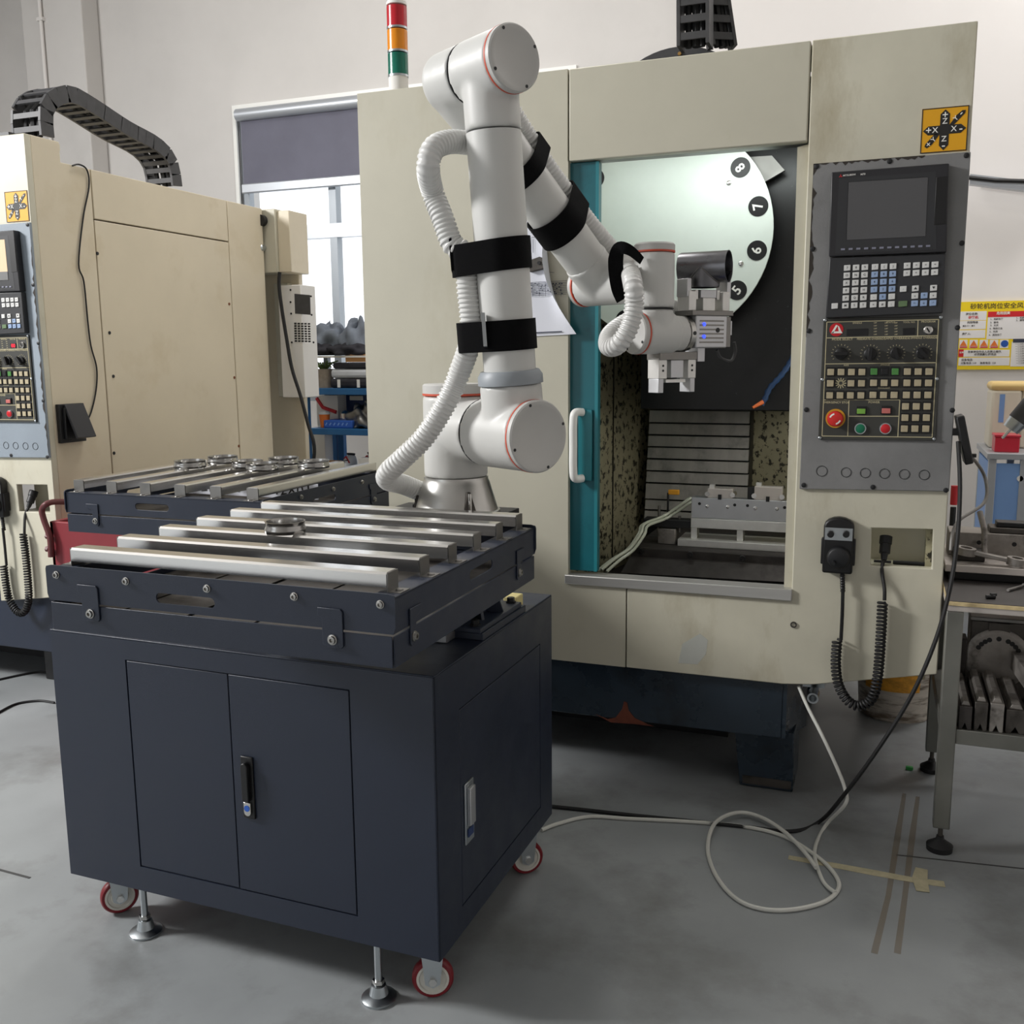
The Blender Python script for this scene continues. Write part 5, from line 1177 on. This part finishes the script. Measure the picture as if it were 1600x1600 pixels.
# ================================================================ steel bench at the right
bn = thing('work_bench', 'steel frame bench with dark top at the right edge', 'bench', (.5, 3.25, 0))
BX0, BX1, BY0, BY1 = .192, .86, 2.925, 3.56
ztop = onY(1500, 940, BY0).z; lw_ = .045
for x in (BX0, BX1-lw_):
    for y in (BY0, BY1-lw_):
        lg = MB().box(x, x+lw_, y, y+lw_, .075, ztop-.03).build('leg', 'bench_steel', bn, bevel=.003)
        MB().cyl((x+lw_/2, y+lw_/2, .03), (x+lw_/2, y+lw_/2, .08), .007, n=12).build('foot_stud', 'iron', lg)
        MB().lathe([(.036, 0), (.037, .016), (.028, .022), (.012, .034), (.010, .045)], (x+lw_/2, y+lw_/2, 0), (0, 0, 1), 24).build('foot_pad', 'rubber', lg)
zs_ = onY(1478, 1150, BY0).z
MB().box(BX0+lw_, BX1-lw_, BY0+.004, BY0+.034, zs_-.022, zs_+.022).build('lower_rail', 'bench_steel', bn, bevel=.002)
MB().box(BX0+lw_, BX1-lw_, BY1-.034, BY1-.004, zs_-.022, zs_+.022).build('lower_rail', 'bench_steel', bn, bevel=.002)
for x in (BX0+.006, BX1-.04): MB().box(x, x+.034, BY0+lw_, BY1-lw_, zs_-.022, zs_+.022).build('side_rail', 'bench_steel', bn, bevel=.002)
MB().box(BX0+.04, BX1-.04, BY0+.035, BY1-.035, zs_+.012, zs_+.022).build('lower_shelf', 'cast_dark', bn)
MB().box(BX0, BX1, BY0, BY1, ztop-.03, ztop-.012).build('top_frame', 'plate_pale', bn, bevel=.002)
MB().box(BX0, BX1, BY0-.004, BY1, ztop-.012, ztop-.002).build('board_edge', 'wood_edge', bn)
MB().box(BX0+.002, BX1, BY0+.002, BY1, ztop-.002, ztop).build('bench_mat', 'bench_mat', bn)
# things on the bench top
yb_ = BY0+.26
zz1 = onY(1560, 888, yb_).z
tag(MB().box(BX0+.015, BX1-.02, yb_+.03, BY1-.02, ztop, max(ztop+.02, zz1-.02)).build('black_slab', 'black', bevel=.003), 'thick black slab under the pale steel plate on the bench', 'steel slab')
zp0 = max(ztop+.02, zz1-.02)
tag(MB().box(BX0+.005, BX1-.01, yb_, BY1-.01, zp0, zp0+.022).build('pale_plate', 'plate_pale', bevel=.002), 'pale ground steel plate lying on the black slab', 'steel plate')
zpl = zp0+.022
y_ = yb_+.16
o_ = MB().box(BX0+.02, BX1-.03, y_, y_+.12, zpl, zpl+.075).build('steel_block', 'iron_light', bevel=.003); tag(o_, 'long grey steel block with bolt holes behind the wrench', 'steel block')
for x in (.30, .40, .5): MB().lathe([(.007, 0), (.007, .001)], (x, y_, zpl+.045), (0, -1, 0), 12).build('block_hole', 'black', o_)
tag(MB().box(BX0+.03, BX0+.12, y_-.09, y_-.01, zpl, zpl+.03).build('steel_block', 'cast_dark', bevel=.004), 'small rusty steel block in front of the long block', 'steel block')
o_ = MB().box(.33, .45, y_+.015, y_+.1, zpl+.075, zpl+.092).build('steel_block', 'iron', bevel=.003); tag(o_, 'stepped dark clamp block on top of the long block', 'steel block')
MB().box(.35, .44, y_+.03, y_+.09, zpl+.092, zpl+.108).build('clamp_head', 'black', o_, bevel=.003)
# combination wrench
W0, W1 = V((onY(1512, 838, yb_+.03).x, yb_+.06, zpl+.034)), V((onY(1590, 862, yb_+.03).x, yb_+.03, zpl+.016))
wr = thing('wrench', 'worn steel combination wrench lying on the pale plate', 'wrench', (W0+W1)/2)
wd = (W1-W0).normalized(); ws = wd.cross(V((0, 0, 1))).normalized(); wn = ws.cross(wd)
MB().ob((W0+W1)/2, wd*((W1-W0).length/2-.02), ws*.0135, wn*.006).build('shaft', 'iron_light', wr, bevel=.003)
MB().ring(W0-wn*.011, W0+wn*.011, .029, .017, 24).build('ring_end', 'iron_light', wr)
MB().ring(W1-wn*.011, W1+wn*.011, .028, .016, 24).build('ring_end', 'iron_light', wr)
rp = [onY(1531, 800, yb_+.14), onY(1538, 828, yb_+.1), onY(1541, 842, yb_+.08)]; rp[-1].z = zpl+.01
tag(MB().tube([rp[0], rp[1], rp[2]], .009, 10).build('steel_rod', 'iron_light'), 'bright steel bar leaning among the blocks behind the wrench', 'steel rod')
for i, (x0, y0, x1, y1) in enumerate(((1557, 905, 1592, 906), (1575, 922, 1600, 915))):
    a, c_ = onZ(x0, y0, ztop+.006), onZ(x1, y1, ztop+.006); bt = thing('bolt', ('upper long bolt lying on the bench mat', 'lower shiny bolt lying on the bench mat')[i], 'bolt', (a+c_)/2-V((0, 0, .006)), 'bolts on the bench')
    MB().cyl(a, c_, .0045, n=12).build('shank', 'steel_dull', bt); d = (c_-a).normalized(); MB().cyl(c_-d*.002, c_+d*.008, .007, n=12).build('head', 'steel_dull', bt)
a = onZ(1548, 933, ztop+.006); b = MB(); b.cyl(a-V((.012, 0, 0)), a+V((.012, .006, 0)), .006, n=10); b.cyl(a+V((0, .004, .006)), a+V((.014, .012, .006)), .005, n=10)
tag(b.build('black_screw', 'black'), 'black screw stub on the bench mat', 'screw')
# rotary index plate and bars on the lower shelf
zsh = zs_+.022
yr = BY0+.33
rt = thing('rotary_table', 'grey rotary index table with a ring of holes on the lower shelf', 'rotary table', (.45, yr, zsh))
x0_, zt3 = onY(1518, 975, yr).x, onY(1560, 972, yr).z
MB().box(x0_, x0_+.34, yr, yr+.12, zsh, zt3).build('housing', 'iron', rt, bevel=.004)
MB().box(x0_-.004, x0_+.34, yr-.004, yr+.13, zt3, zt3+.012).build('top_plate', 'steel_dull', rt, bevel=.002)
RC = onY(1558, 1028, yr); 
pl_ = MB().lathe([(.094, 0), (.094, .006), (.082, .012), (.078, .012)], V((RC.x, yr, RC.z)), (0, -1, 0), 56).build('index_plate', 'iron_light', rt)
for a_ in (90, 66, 54, 42, 30, 114, 126, 138, 150):
    t = math.radians(a_); MB().lathe([(.0075, 0), (.0075, .001)], V((RC.x+.064*math.cos(t), yr-.012, RC.z+.064*math.sin(t))), (0, -1, 0), 14).build('index_hole', 'black', pl_)
MB().box(RC.x-.03, RC.x+.03, yr-.008, yr, RC.z+.085, zt3-.003).build('index_lug', 'iron', rt)
tag(MB().box(BX0+.048, BX0+.085, yr-.02, yr+.05, zsh, onY(1500, 995, yr).z).build('steel_block', 'cast_dark', bevel=.003), 'upright dark block left of the rotary index table', 'steel block')
bars = (((1487, 1128), .034, .07, 'cast_dark', 'rusty grooved steel bar nearest the bench leg'), ((1515, 1112), .034, .085, 'iron', 'second steel bar from the bench leg on the lower shelf'), ((1541, 1110), .036, .085, 'iron_light', 'third steel bar with a bright worn face on the lower shelf'), ((1580, 1120), .05, .07, 'iron', 'wide dark steel bar at the right of the lower shelf'))
xq = BX0+.05
for i, (p, w_, h_, m, lb) in enumerate(bars):
    y0 = BY0+.008+.004*i; 
    br_ = thing('steel_bar', lb, 'steel bar', (xq+w_/2, y0+.13, zsh), 'steel bars on the lower shelf')
    MB().prism([(xq, y0, zsh), (xq+w_*.28, y0, zsh), (xq+w_*.5, y0, zsh+.02), (xq+w_*.72, y0, zsh), (xq+w_, y0, zsh), (xq+w_, y0, zsh+h_), (xq, y0, zsh+h_)], (0, .29, 0)).build('bar_body', m, br_, bevel=.002)
    MB().prism([(xq+w_*.15, y0+.01, zsh+h_), (xq+w_*.85, y0+.01, zsh+h_), (xq+w_*.7, y0+.01, zsh+h_+.012), (xq+w_*.3, y0+.01, zsh+h_+.012)], (0, .27, 0)).build('bar_ridge', 'iron_light', br_, bevel=.001)
    xq += w_+.006
lb = MB(); a, c_ = V((xq+.005, BY0+.03, zsh+.115)), V((xq-.03, BY0+.31, zsh+.13)); d = (c_-a)/2
tag(lb.ob((a+c_)/2+V((.03, 0, 0)), d, (.018, 0, 0), (0, 0, .028)).build('steel_rail', 'iron_light', bevel=.002), 'graduated steel rail resting across the bars by the index table', 'steel rail')
# stained bucket behind
P = onZ(1398, 1133, 0); bk_ = thing('bucket', 'dirty white bucket with an orange label behind the machine', 'bucket', (P.x, P.y+.16, 0))
c0 = V((P.x-.0, P.y+.16, 0))
MB().lathe([(.135, 0), (.14, .01), (.16, .34), (.168, .34), (.168, .36), (.155, .36), (.155, .34)], c0, (0, 0, 1), 40).build('pail', 'bucket', bk_)
vs = []; fs = []
for i in range(15):
    t = math.radians(-140+i*6)
    for z in (.13, .33): r_ = .1395+.02*z/.34+.003; vs.append(c0+V((math.cos(t)*r_, math.sin(t)*r_, z)))
for i in range(14): fs.append((2*i, 2*i+2, 2*i+3, 2*i+1))
MB().add(vs, fs).build('label', 'bucket_label', bk_)
P = onZ(1421, 1200, .006); tag(MB().box(P.x-.012, P.x+.012, P.y-.008, P.y+.008, 0, .012).build('green_plastic_bit', 'green_bit', bevel=.003), 'bit of green plastic on the floor by the rear bench foot', 'scrap')
# ================================================================ right background
SG = thing('safety_sign', 'yellow and white safety notice board on the right wall', 'sign', (.9, WY-.065, 1.3))
ys = WY-.072
s0, s1_ = onY(1497, 472, ys), onY(1497, 577.5, ys); sx0, sx1 = onY(1493, 520, ys).x, onY(1493, 520, ys).x+1.15; sz1_, sz0_ = s0.z, s1_.z
MB().box(sx0, sx1, ys, ys+.01, sz0_, sz1_).build('board', 'sign_yellow', SG)
def U(px_, py_): return onY(px_, py_, ys)
def rect(name, x0, y0, x1, y1, m, par=SG, d=.001):
    P, Q = U(x0, y0), U(x1, y1); return MB().box(min(P.x, Q.x), max(P.x, Q.x), ys-d, ys, min(P.z, Q.z), max(P.z, Q.z)).build(name, m, par)
rect('sign_panel', 1498, 487, 1541, 500, 'sign_white'); rect('sign_panel', 1498, 501.5, 1540, 514, 'sign_white'); rect('sign_panel', 1498, 516, 1539, 528, 'sign_white')
rect('sign_panel', 1544, 487.5, 1700, 528, 'sign_white'); rect('sign_heading', 1544, 487, 1700, 492.5, 'sign_red', d=.002)
rect('sign_panel', 1506, 547, 1577, 557, 'sign_white'); rect('sign_heading', 1498, 546, 1505, 557.5, 'sign_red', d=.002)
rect('sign_panel', 1498, 559, 1577, 571, 'sign_white'); rect('sign_heading', 1583, 529.5, 1700, 534, 'sign_navy', d=.002); rect('sign_panel', 1581, 534, 1700, 572, 'sign_white')
for i in range(5): rect('sign_picture', 1499.5+i*15.8, 531, 1511+i*16, 543.8, 'sign_white')
b = MB(); b2 = MB()
for i in range(4):
    c_ = U(1505.3+i*16, 537); b.prism([c_+V((-.02, -.0015, -.014)), c_+V((.02, -.0015, -.014)), c_+V((0, -.0015, .02))], (0, -.0006, 0)); c2 = U(1505.3+i*16, 542.5); b2.ob(c2+V((0, -.0015, 0)), (.02, 0, 0), (0, .0005, 0), (0, 0, .0035))
b.build('warning_triangle', 'orange', SG, kind='stuff'); b2.build('warning_caption', 'sign_red', SG, kind='stuff')
c_ = U(1569.7, 537); MB().lathe([(.02, 0), (.02, .001)], c_+V((0, -.001, 0)), (0, -1, 0), 24).build('mandatory_disc', 'sign_blue', SG)
b = MB(); P = U(1516, 479.5)
text_mb(b, '砂轮机岗位安全风险告知', .035, P+V((0, -.001, 0)), XU, ZU, .008, align='LEFT'); b.build('title_lettering', 'sign_ink', SG, smooth=False)
b = MB(); fillr = [('岗位名称:', 1509, 491, .02), ('风险等级', 1511, 504, .019), ('■低 □一  ■大', 1504, 509.5, .013), ('责任人:', 1503, 522, .019), ('1、机械伤害', 1547, 499, .016), ('2、触电', 1547, 504, .016), ('3、火灾', 1547, 508.6, .016), ('4、物体打击', 1546, 513.6, .016), ('5、灼烫', 1546, 518.5, .016), ('6、其他伤害', 1545, 523.5, .016), ('1、机械', 1587.5, 497, .016), ('2、触电', 1587.5, 500.6, .016), ('非本岗位作业人员禁止操作,', 1512, 550, .019), ('必须佩戴防护用品', 1522, 554, .019), ('应急电话:', 1502, 562.5, .019), ('火警电话: 119     急救电话: 120', 1501, 567.6, .018)]
for t_, x, y, sz in fillr: text_mb(b, t_, sz*.78, U(x, y)+V((0, -.0025, 0)), XU, ZU, .015, align='LEFT')
for i in range(9): text_mb(b, '一二三四五六七八九', .011, U(1586+.2*i, 538+i*3.7)+V((0, -.0025, 0)), XU, ZU, .01, align='LEFT')
b.build('notice_lettering', 'sign_ink', SG, smooth=False, kind='stuff')
b = MB(); text_mb(b, '砂轮机', .018, U(1513, 496.3)+V((0, -.0025, 0)), XU, ZU, .02, align='LEFT'); b.build('red_lettering', 'sign_red', SG, smooth=False)
b = MB(); text_mb(b, '危险因素', .018, U(1557, 489.8)+V((0, -.003, 0)), XU, ZU, .02, align='LEFT'); text_mb(b, '注意', .012, U(1499, 551)+V((0, -.003, 0)), XU, ZU, .02, align='LEFT'); b.build('white_lettering', 'print_white', SG, smooth=False)
# blue framed table, drink cooler, red box, drill
yt = 5.3
tz = onY(1550, 708, yt).z; tx0 = onY(1546, 708, yt).x
tb2 = thing('blue_cabinet', 'aluminium framed cabinet with blue panels against the right wall', 'cabinet', (tx0+.4, yt+.3, 0))
MB().box(tx0-.01, tx0+.8, yt-.01, yt+.6, tz-.03, tz).build('cabinet_top', 'frame_alu', tb2, bevel=.003)
for x in (tx0, tx0+.14, tx0+.76):
    for y in (yt, yt+.55): MB().box(x, x+.035, y, y+.035, 0, tz-.03).build('frame_post', 'frame_alu', tb2, bevel=.002)
MB().box(tx0+.035, tx0+.14, yt+.006, yt+.014, .05, tz-.05).build('blue_panel', 'blue_pale', tb2); p_ = MB().box(tx0+.176, tx0+.76, yt+.006, yt+.014, .05, tz-.06).build('blue_panel', 'blue_dark', tb2)
P = onY(1594, 748, yt); MB().lathe([(.014, 0), (.014, .006)], V((P.x, yt+.006, P.z)), (0, -1, 0), 16).build('panel_knob', 'print_white', p_)
MB().box(tx0+.002, tx0+.01, yt+.04, yt+.55, .05, tz-.05).build('blue_panel', 'blue_pale', tb2)
yw = yt+.28; wx0 = onY(1548, 640, yw).x; wz = onY(1560, 597, yw).z
wd_ = thing('drink_cooler', 'cream upright cooler with a yellow top standing on the blue cabinet', 'cooler', (wx0+.2, yw+.12, tz))
MB().box(wx0, wx0+.14, yw, yw+.25, tz, wz-.04).build('side_column', 'dispenser', wd_, bevel=.015); MB().box(wx0+.142, wx0+.42, yw+.02, yw+.25, tz, wz-.04).build('body', 'dispenser', wd_, bevel=.01)
MB().box(wx0-.005, wx0+.43, yw-.005, yw+.26, wz-.045, wz).build('top_lid', 'dispenser_top', wd_, bevel=.02)
P = onY(1565, 640, yw-.001); MB().box(P.x-.012, P.x+.012, yw-.002, yw, onY(1565, 660, yw).z, onY(1566, 616, yw).z).build('blue_label', 'blue_pale', wd_)
P, Q = onY(1554, 682, yt+.1), onY(1591, 704, yt+.1)
rb = MB().box(P.x, Q.x, yt+.06, yt+.2, tz, P.z).build('red_box', 'red_clear', bevel=.004); tag(rb, 'translucent red plastic box on the blue cabinet', 'box')
MB().box(P.x-.004, Q.x+.004, yt+.056, yt+.204, P.z, P.z+.012).build('box_lid', 'red_clear', rb, bevel=.003)
hd0, hd1 = onY(1566, 685, 4.6), onY(1608, 638, 4.6); ax = (hd1-hd0).normalized()
hdr = thing('machine_lamp', 'dark machine tool head with a silver collar pointing down at the red box', 'tool', hd1)
L_ = (hd1-hd0).length
MB().cyl(hd0, hd0+ax*L_*.4, .006, n=10).build('bit', 'chrome', hdr); MB().cyl(hd0+ax*L_*.3, hd0+ax*L_*.58, .034, .04, n=24).build('collar', 'zinc', hdr)
MB().cyl(hd0+ax*L_*.58, hd0+ax*L_*2.2, .042, .05, n=24).build('head', 'chain', hdr); pe = hd0+ax*L_*2.0; MB().box(pe.x-.03, pe.x+.03, pe.y-.03, pe.y+.03, 0, pe.z+.02).build('stand', 'chain', hdr)
P = onY(1491, 770, 4.4); rp_ = thing('red_handled_tool', 'red handled tool standing behind the right edge of the machine', 'hand tool', (P.x, 4.4, 0))
MB().cyl((P.x, 4.4, 0), (P.x, 4.4, P.z-.06), .012, n=10).build('shaft', 'dark', rp_); MB().cyl((P.x, 4.4, P.z-.05), (P.x, 4.4, P.z+.03), .014, n=14).build('grip', 'red', rp_)
# ================================================================ maroon bin at the left
mb_ = thing('maroon_bin', 'maroon metal bin with a tube handle behind the trays', 'bin', (-2.5, 2.95, 0))
ybn = 2.98
bx0, bx1 = onY(80, 850, ybn).x, onY(80, 850, ybn).x+.62; bzt = onY(85, 815, ybn).z
for a, c_ in (((bx0, bx1, ybn, ybn+.02), 'w'), ((bx0, bx1, ybn+.4, ybn+.42), 'w'), ((bx0, bx0+.02, ybn, ybn+.42), 'w'), ((bx1-.02, bx1, ybn, ybn+.42), 'w')): MB().box(*a, .1, bzt).build('bin_wall', 'maroon', mb_, bevel=.004)
MB().box(bx0+.02, bx1-.02, ybn+.02, ybn+.4, .1, .12).build('bin_floor', 'maroon', mb_)
for x in (bx0+.06, bx1-.06):
    for y in (ybn+.06, ybn+.36): MB().lathe([(.05, -.015), (.05, .015)], (x, y, .05), (0, 1, 0), 24).build('bin_wheel', 'rubber', mb_); MB().box(x-.012, x+.012, y-.03, y-.018, .05, .1).build('wheel_bracket', 'iron', mb_)
hh = [onY(80, 870, ybn-.02), onY(78, 840, ybn-.02), onY(68, 810, ybn-.02), onY(66, 795, ybn-.02), onY(76, 786, ybn-.01), onY(95, 784, ybn+.1), onY(120, 786, ybn+.2)]
MB().tube(smoothp(hh), .012, 10).build('tube_handle', 'maroon_dark', mb_)
for y in (838, 858): P = onY(77, y, ybn-.02); MB().lathe([(.012, 0), (.012, .014)], P, (-1, 0, 0), 6).build('handle_bolt', 'maroon_dark', mb_)
# ================================================================ blue rack under the window
yk = 5.35
sx0_ = onY(478, 640, yk).x; sx1_ = sx0_+1.3
zA1, zA2, zA3 = onY(530, 607, yk).z, onY(530, 670, yk).z, onY(530, 735, yk).z
rk = thing('storage_rack', 'blue steel storage rack below the window', 'shelf', ((sx0_+sx1_)/2, yk+.2, 0))
for z in (zA1, zA2, zA3-.02): MB().box(sx0_, sx1_, yk, yk+.42, z-.04, z).build('shelf_beam', 'blue_steel', rk, bevel=.003)
px2 = onY(516, 640, yk+.38).x
for x in (px2, sx0_+.0, sx1_-.04):
    for y in (yk+.38,): MB().box(x, x+.04, y, y+.04, 0, zA1).build('rack_post', 'blue_steel', rk)
for x in (sx0_-.02, sx1_): MB().box(x, x+.03, yk, yk+.04, 0, zA1).build('rack_post', 'blue_steel', rk)
MB().box(sx0_, sx1_, yk+.05, yk+.4, onY(520, 556, yk+.1).z-.012, onY(520, 556, yk+.1).z).build('upper_board', 'carton', rk)
for x in (sx0_+.02, sx1_-.05): MB().box(x, x+.03, yk+.2, yk+.24, zA1, onY(520, 556, yk+.1).z-.012).build('upper_post', 'win_frame', rk)
def lump(name, lab, cat, c, rx, ry, rz, m, seed, group=None, amp=.22, n=22):
    random.seed(seed); vs = []; fs = []; ph = [(random.random()*6, random.random()*6, random.uniform(2, 6), random.uniform(2, 6)) for _ in range(5)]
    for i in range(n+1):
        la = -math.pi/2+math.pi*i/n
        for j in range(n*2):
            lo_ = math.pi*j/n; k = 1+amp*sum(math.sin(la*a2+p1)*math.cos(lo_*round(b2)+p2) for p1, p2, a2, b2 in ph)/2.2
            vs.append(V((c[0]+rx*k*math.cos(la)*math.cos(lo_), c[1]+ry*k*math.cos(la)*math.sin(lo_), c[2]+rz*max(-.55, k*math.sin(la)))))
    for i in range(n):
        for j in range(n*2): a = i*n*2+j; b_ = i*n*2+(j+1) % (n*2); fs.append((a, b_, b_+n*2, a+n*2))
    o = MB().add(vs, fs).build(name, m, ang=180); return tag(o, lab, cat, group)
zu = onY(520, 556, yk+.1).z
P = onY(514, 530, yk+.2); lump('folded_jacket', 'heap of grey and black clothing on top of the rack', 'clothes', (P.x, yk+.22, zu+.075), .14, .14, .12, 'cloth_grey', 3, amp=.3)
P = onY(558, 530, yk+.2); lump('folded_jacket', 'round grey bundle of clothing at the right end of the heap', 'clothes', (P.x, yk+.22, zu+.075), .12, .14, .13, 'cloth_grey', 8, amp=.26)
P = onY(550, 551, yk+.15); lump('dark_cloth', 'flat black cloth below the grey bundle', 'clothes', (P.x, yk+.12, zu+.03), .14, .09, .05, 'cloth_dark', 5)
P = onY(500, 549, yk+.12); lump('dark_cloth', 'flat dark cloth at the left of the heap', 'clothes', (P.x, yk+.12, zu+.03), .12, .09, .05, 'cloth_dark', 6)
P = onY(504, 590, yk+.1); bs_ = thing('plant_basket', 'woven basket with dry green stems on the rack', 'basket', (P.x, yk+.12, zA1))
MB().lathe([(.055, 0), (.068, .12), (.062, .12), (.05, .01)], (P.x, yk+.12, zA1), (0, 0, 1), 20).build('basket', 'basket', bs_)
for k in range(22):
    t = k*2.4; MB().tube([(P.x, yk+.12, zA1+.1), (P.x+.06*math.cos(t), yk+.12+.05*math.sin(t), zA1+.16), (P.x+.1*math.cos(t), yk+.12+.09*math.sin(t), zA1+.17-.02*(k % 3))], .004, 5).build('stem', 'plant', bs_)
P = onY(548, 595, yk+.1); o_ = MB().box(P.x-.12, P.x+.2, yk+.04, yk+.3, zA1, zA1+.06).build('fabric_bag', 'cloth_dark', bevel=.02); tag(o_, 'flat dark bag lying on the rack beam', 'bag')
for x in (-.06, .08): MB().box(P.x+x, P.x+x+.02, yk+.036, yk+.04, zA1+.005, zA1+.055).build('bag_strap', 'print_white', o_)
P = onY(548, 584, yk+.1); o_ = MB().box(P.x-.12, P.x+.2, yk+.05, yk+.3, zA1+.062, zA1+.12).build('plastic_wrapped_pack', 'cloth_white', bevel=.02); tag(o_, 'plastic wrapped white pack on the dark bag', 'pack')
o_ = MB().box(P.x-.1, P.x+.2, yk+.05, yk+.3, zA1+.122, zA1+.16).build('folded_bag', 'cloth_dark', bevel=.01); tag(o_, 'folded dark bag under the cardboard box', 'bag')
P = onY(558, 572, yk+.1); tag(MB().box(P.x-.06, P.x+.2, yk+.06, yk+.3, zA1+.162, zA1+.21).build('cardboard_box', 'cardboard', bevel=.003), 'brown cardboard box lying on the folded bag', 'box')
# middle shelf
P = onY(503, 640, yk+.1); o_ = MB().box(P.x-.09, P.x+.07, yk+.18, yk+.34, zA2, zA1-.05).build('carton', 'carton', bevel=.003); tag(o_, 'white carton with a red stripe on the middle shelf', 'carton')
MB().tube([V((P.x-.085, yk+.178, zA1-.07)), V((P.x-.04, yk+.178, zA1-.13)), V((P.x+.06, yk+.178, zA1-.16))], .012, 8).build('red_stripe', 'red', o_)
P = onY(507, 652, yk+.08); cu = thing('paper_cup', 'orange paper cup with a clear lid on the middle shelf', 'cup', (P.x, yk+.08, zA2)); MB().lathe([(.026, 0), (.036, .085), (.034, .085)], (P.x, yk+.08, zA2), (0, 0, 1), 24).build('cup_body', 'orange', cu); MB().lathe([(.038, 0), (.038, .008), (.03, .018)], (P.x, yk+.08, zA2+.085), (0, 0, 1), 24).build('cup_lid', 'cloth_white', cu)
P, Q = onY(508, 658, yk+.06), onY(553, 668, yk+.06); bt_ = thing('parts_tray', 'blue slotted plastic tray with metal parts on the middle shelf', 'tray', ((P.x+Q.x)/2, yk+.12, zA2))
MB().box(P.x, Q.x, yk+.04, yk+.2, zA2, zA2+.05).build('tray_body', 'blue_bright', bt_, bevel=.006)
for k in range(6): MB().ob(V((P.x+.02+k*(Q.x-P.x-.03)/6, yk+.0395, zA2+.026)), (.006, 0, .008), (0, .0006, 0), (-.002, 0, .003)).build('tray_slot', 'blue_pale', bt_)
P = onY(537, 650, yk+.1); tag(MB().lathe([(.03, 0), (.032, .04), (.02, .055), (.0, .06)], (P.x, yk+.12, zA2+.05), (0, 0, 1), 20).build('metal_cup', 'chrome'), 'shiny rounded metal cup in the blue parts tray', 'metal part')
P = onY(563, 655, yk+.1); lump('metal_part', 'heap of grey metal parts in bags right of the blue tray', 'metal parts', (P.x+.02, yk+.13, zA2+.05), .10, .09, .09, 'steel_dull', 12, amp=.4)
P, Q = onY(532, 615, yk+.3), onY(574, 650, yk+.3); o_ = MB().box(P.x, Q.x+.1, yk+.29, yk+.35, zA2, zA1-.045).build('tool_case', 'blue_dark', bevel=.008); tag(o_, 'dark blue tool case standing at the back of the middle shelf', 'case')
P = onY(556, 622, yk+.28); MB().box(P.x-.05, P.x+.05, yk+.283, yk+.29, P.z-.015, P.z+.015).build('case_handle', 'print_white', o_, bevel=.006)
# lower shelf
zL = zA3-.02
P = onY(510, 712, yk+.1); tag(MB().box(P.x-.09, P.x+.06, yk+.06, yk+.2, zL, zL+.06).build('open_carton', 'cardboard', bevel=.003), 'crumpled brown paper carton on the lower shelf', 'carton')
P = onY(500, 695, yk+.3); tag(MB().box(P.x-.08, P.x+.07, yk+.25, yk+.35, zL, zA2-.05).build('carton', 'carton', bevel=.003), 'plain white carton with blue print at the back of the lower shelf', 'carton')
P = onY(540, 708, yk+.1)
sh = thing('sports_shoe', 'white sports shoe with dark red trim on the lower shelf', 'shoe', (P.x, yk+.12, zL))
def shoe(root, c, m1):
    vs = []; fs = []; sec = [(-.075, .03, .085), (-.05, .036, .09), (-.02, .037, .082), (.02, .036, .06), (.055, .036, .045), (.085, .026, .03)]
    for (y, w_, h_) in sec:
        for k in range(12): t = math.pi*k/11; vs.append(V((c.x+w_*math.cos(t), c.y-y, c.z+.02+h_*math.sin(t)**.7)))
    for i in range(len(sec)-1):
        for k in range(11): a = i*12+k; fs.append((a, a+1, a+13, a+12))
    fs.append(tuple(range(12))); fs.append(tuple(range(12*len(sec)-1, 12*len(sec)-13, -1)))
    MB().add(vs, fs).build('upper', m1, root); MB().box(c.x-.038, c.x+.038, c.y-.09, c.y+.078, c.z, c.z+.022).build('sole', 'carton', root, bevel=.01)
    MB().lathe([(.024, 0), (.03, .012), (.026, .014)], V((c.x, c.y+.045, c.z+.1)), (0, .2, 1), 18).build('collar', 'cloth_dark', root); MB().tube([V((c.x-.034, c.y+.02, c.z+.08)), V((c.x-.01, c.y-.0, c.z+.095)), V((c.x+.03, c.y-.03, c.z+.06))], .006, 6).build('trim_band', 'red', root); MB().tube([V((c.x-.02, c.y-.06, c.z+.055)), V((c.x+.01, c.y-.05, c.z+.066)), V((c.x-.012, c.y-.035, c.z+.07)), V((c.x+.02, c.y-.028, c.z+.076))], .004, 6).build('lace', 'ink', root)
shoe(sh, V((P.x, yk+.12, zL)), 'cloth_white')
P2 = onY(563, 708, yk+.1); sh2 = thing('sports_shoe', 'second sports shoe with a dark collar beside the white box', 'shoe', (P2.x, yk+.2, zL)); shoe(sh2, V((P2.x, yk+.2, zL)), 'cloth_white')
P = onY(570, 705, yk+.06); tag(MB().box(P.x-.03, P.x+.1, yk+.03, yk+.1, zL, zL+.1).build('small_white_box', 'carton', bevel=.003), 'small white box at the right end of the lower shelf', 'box')
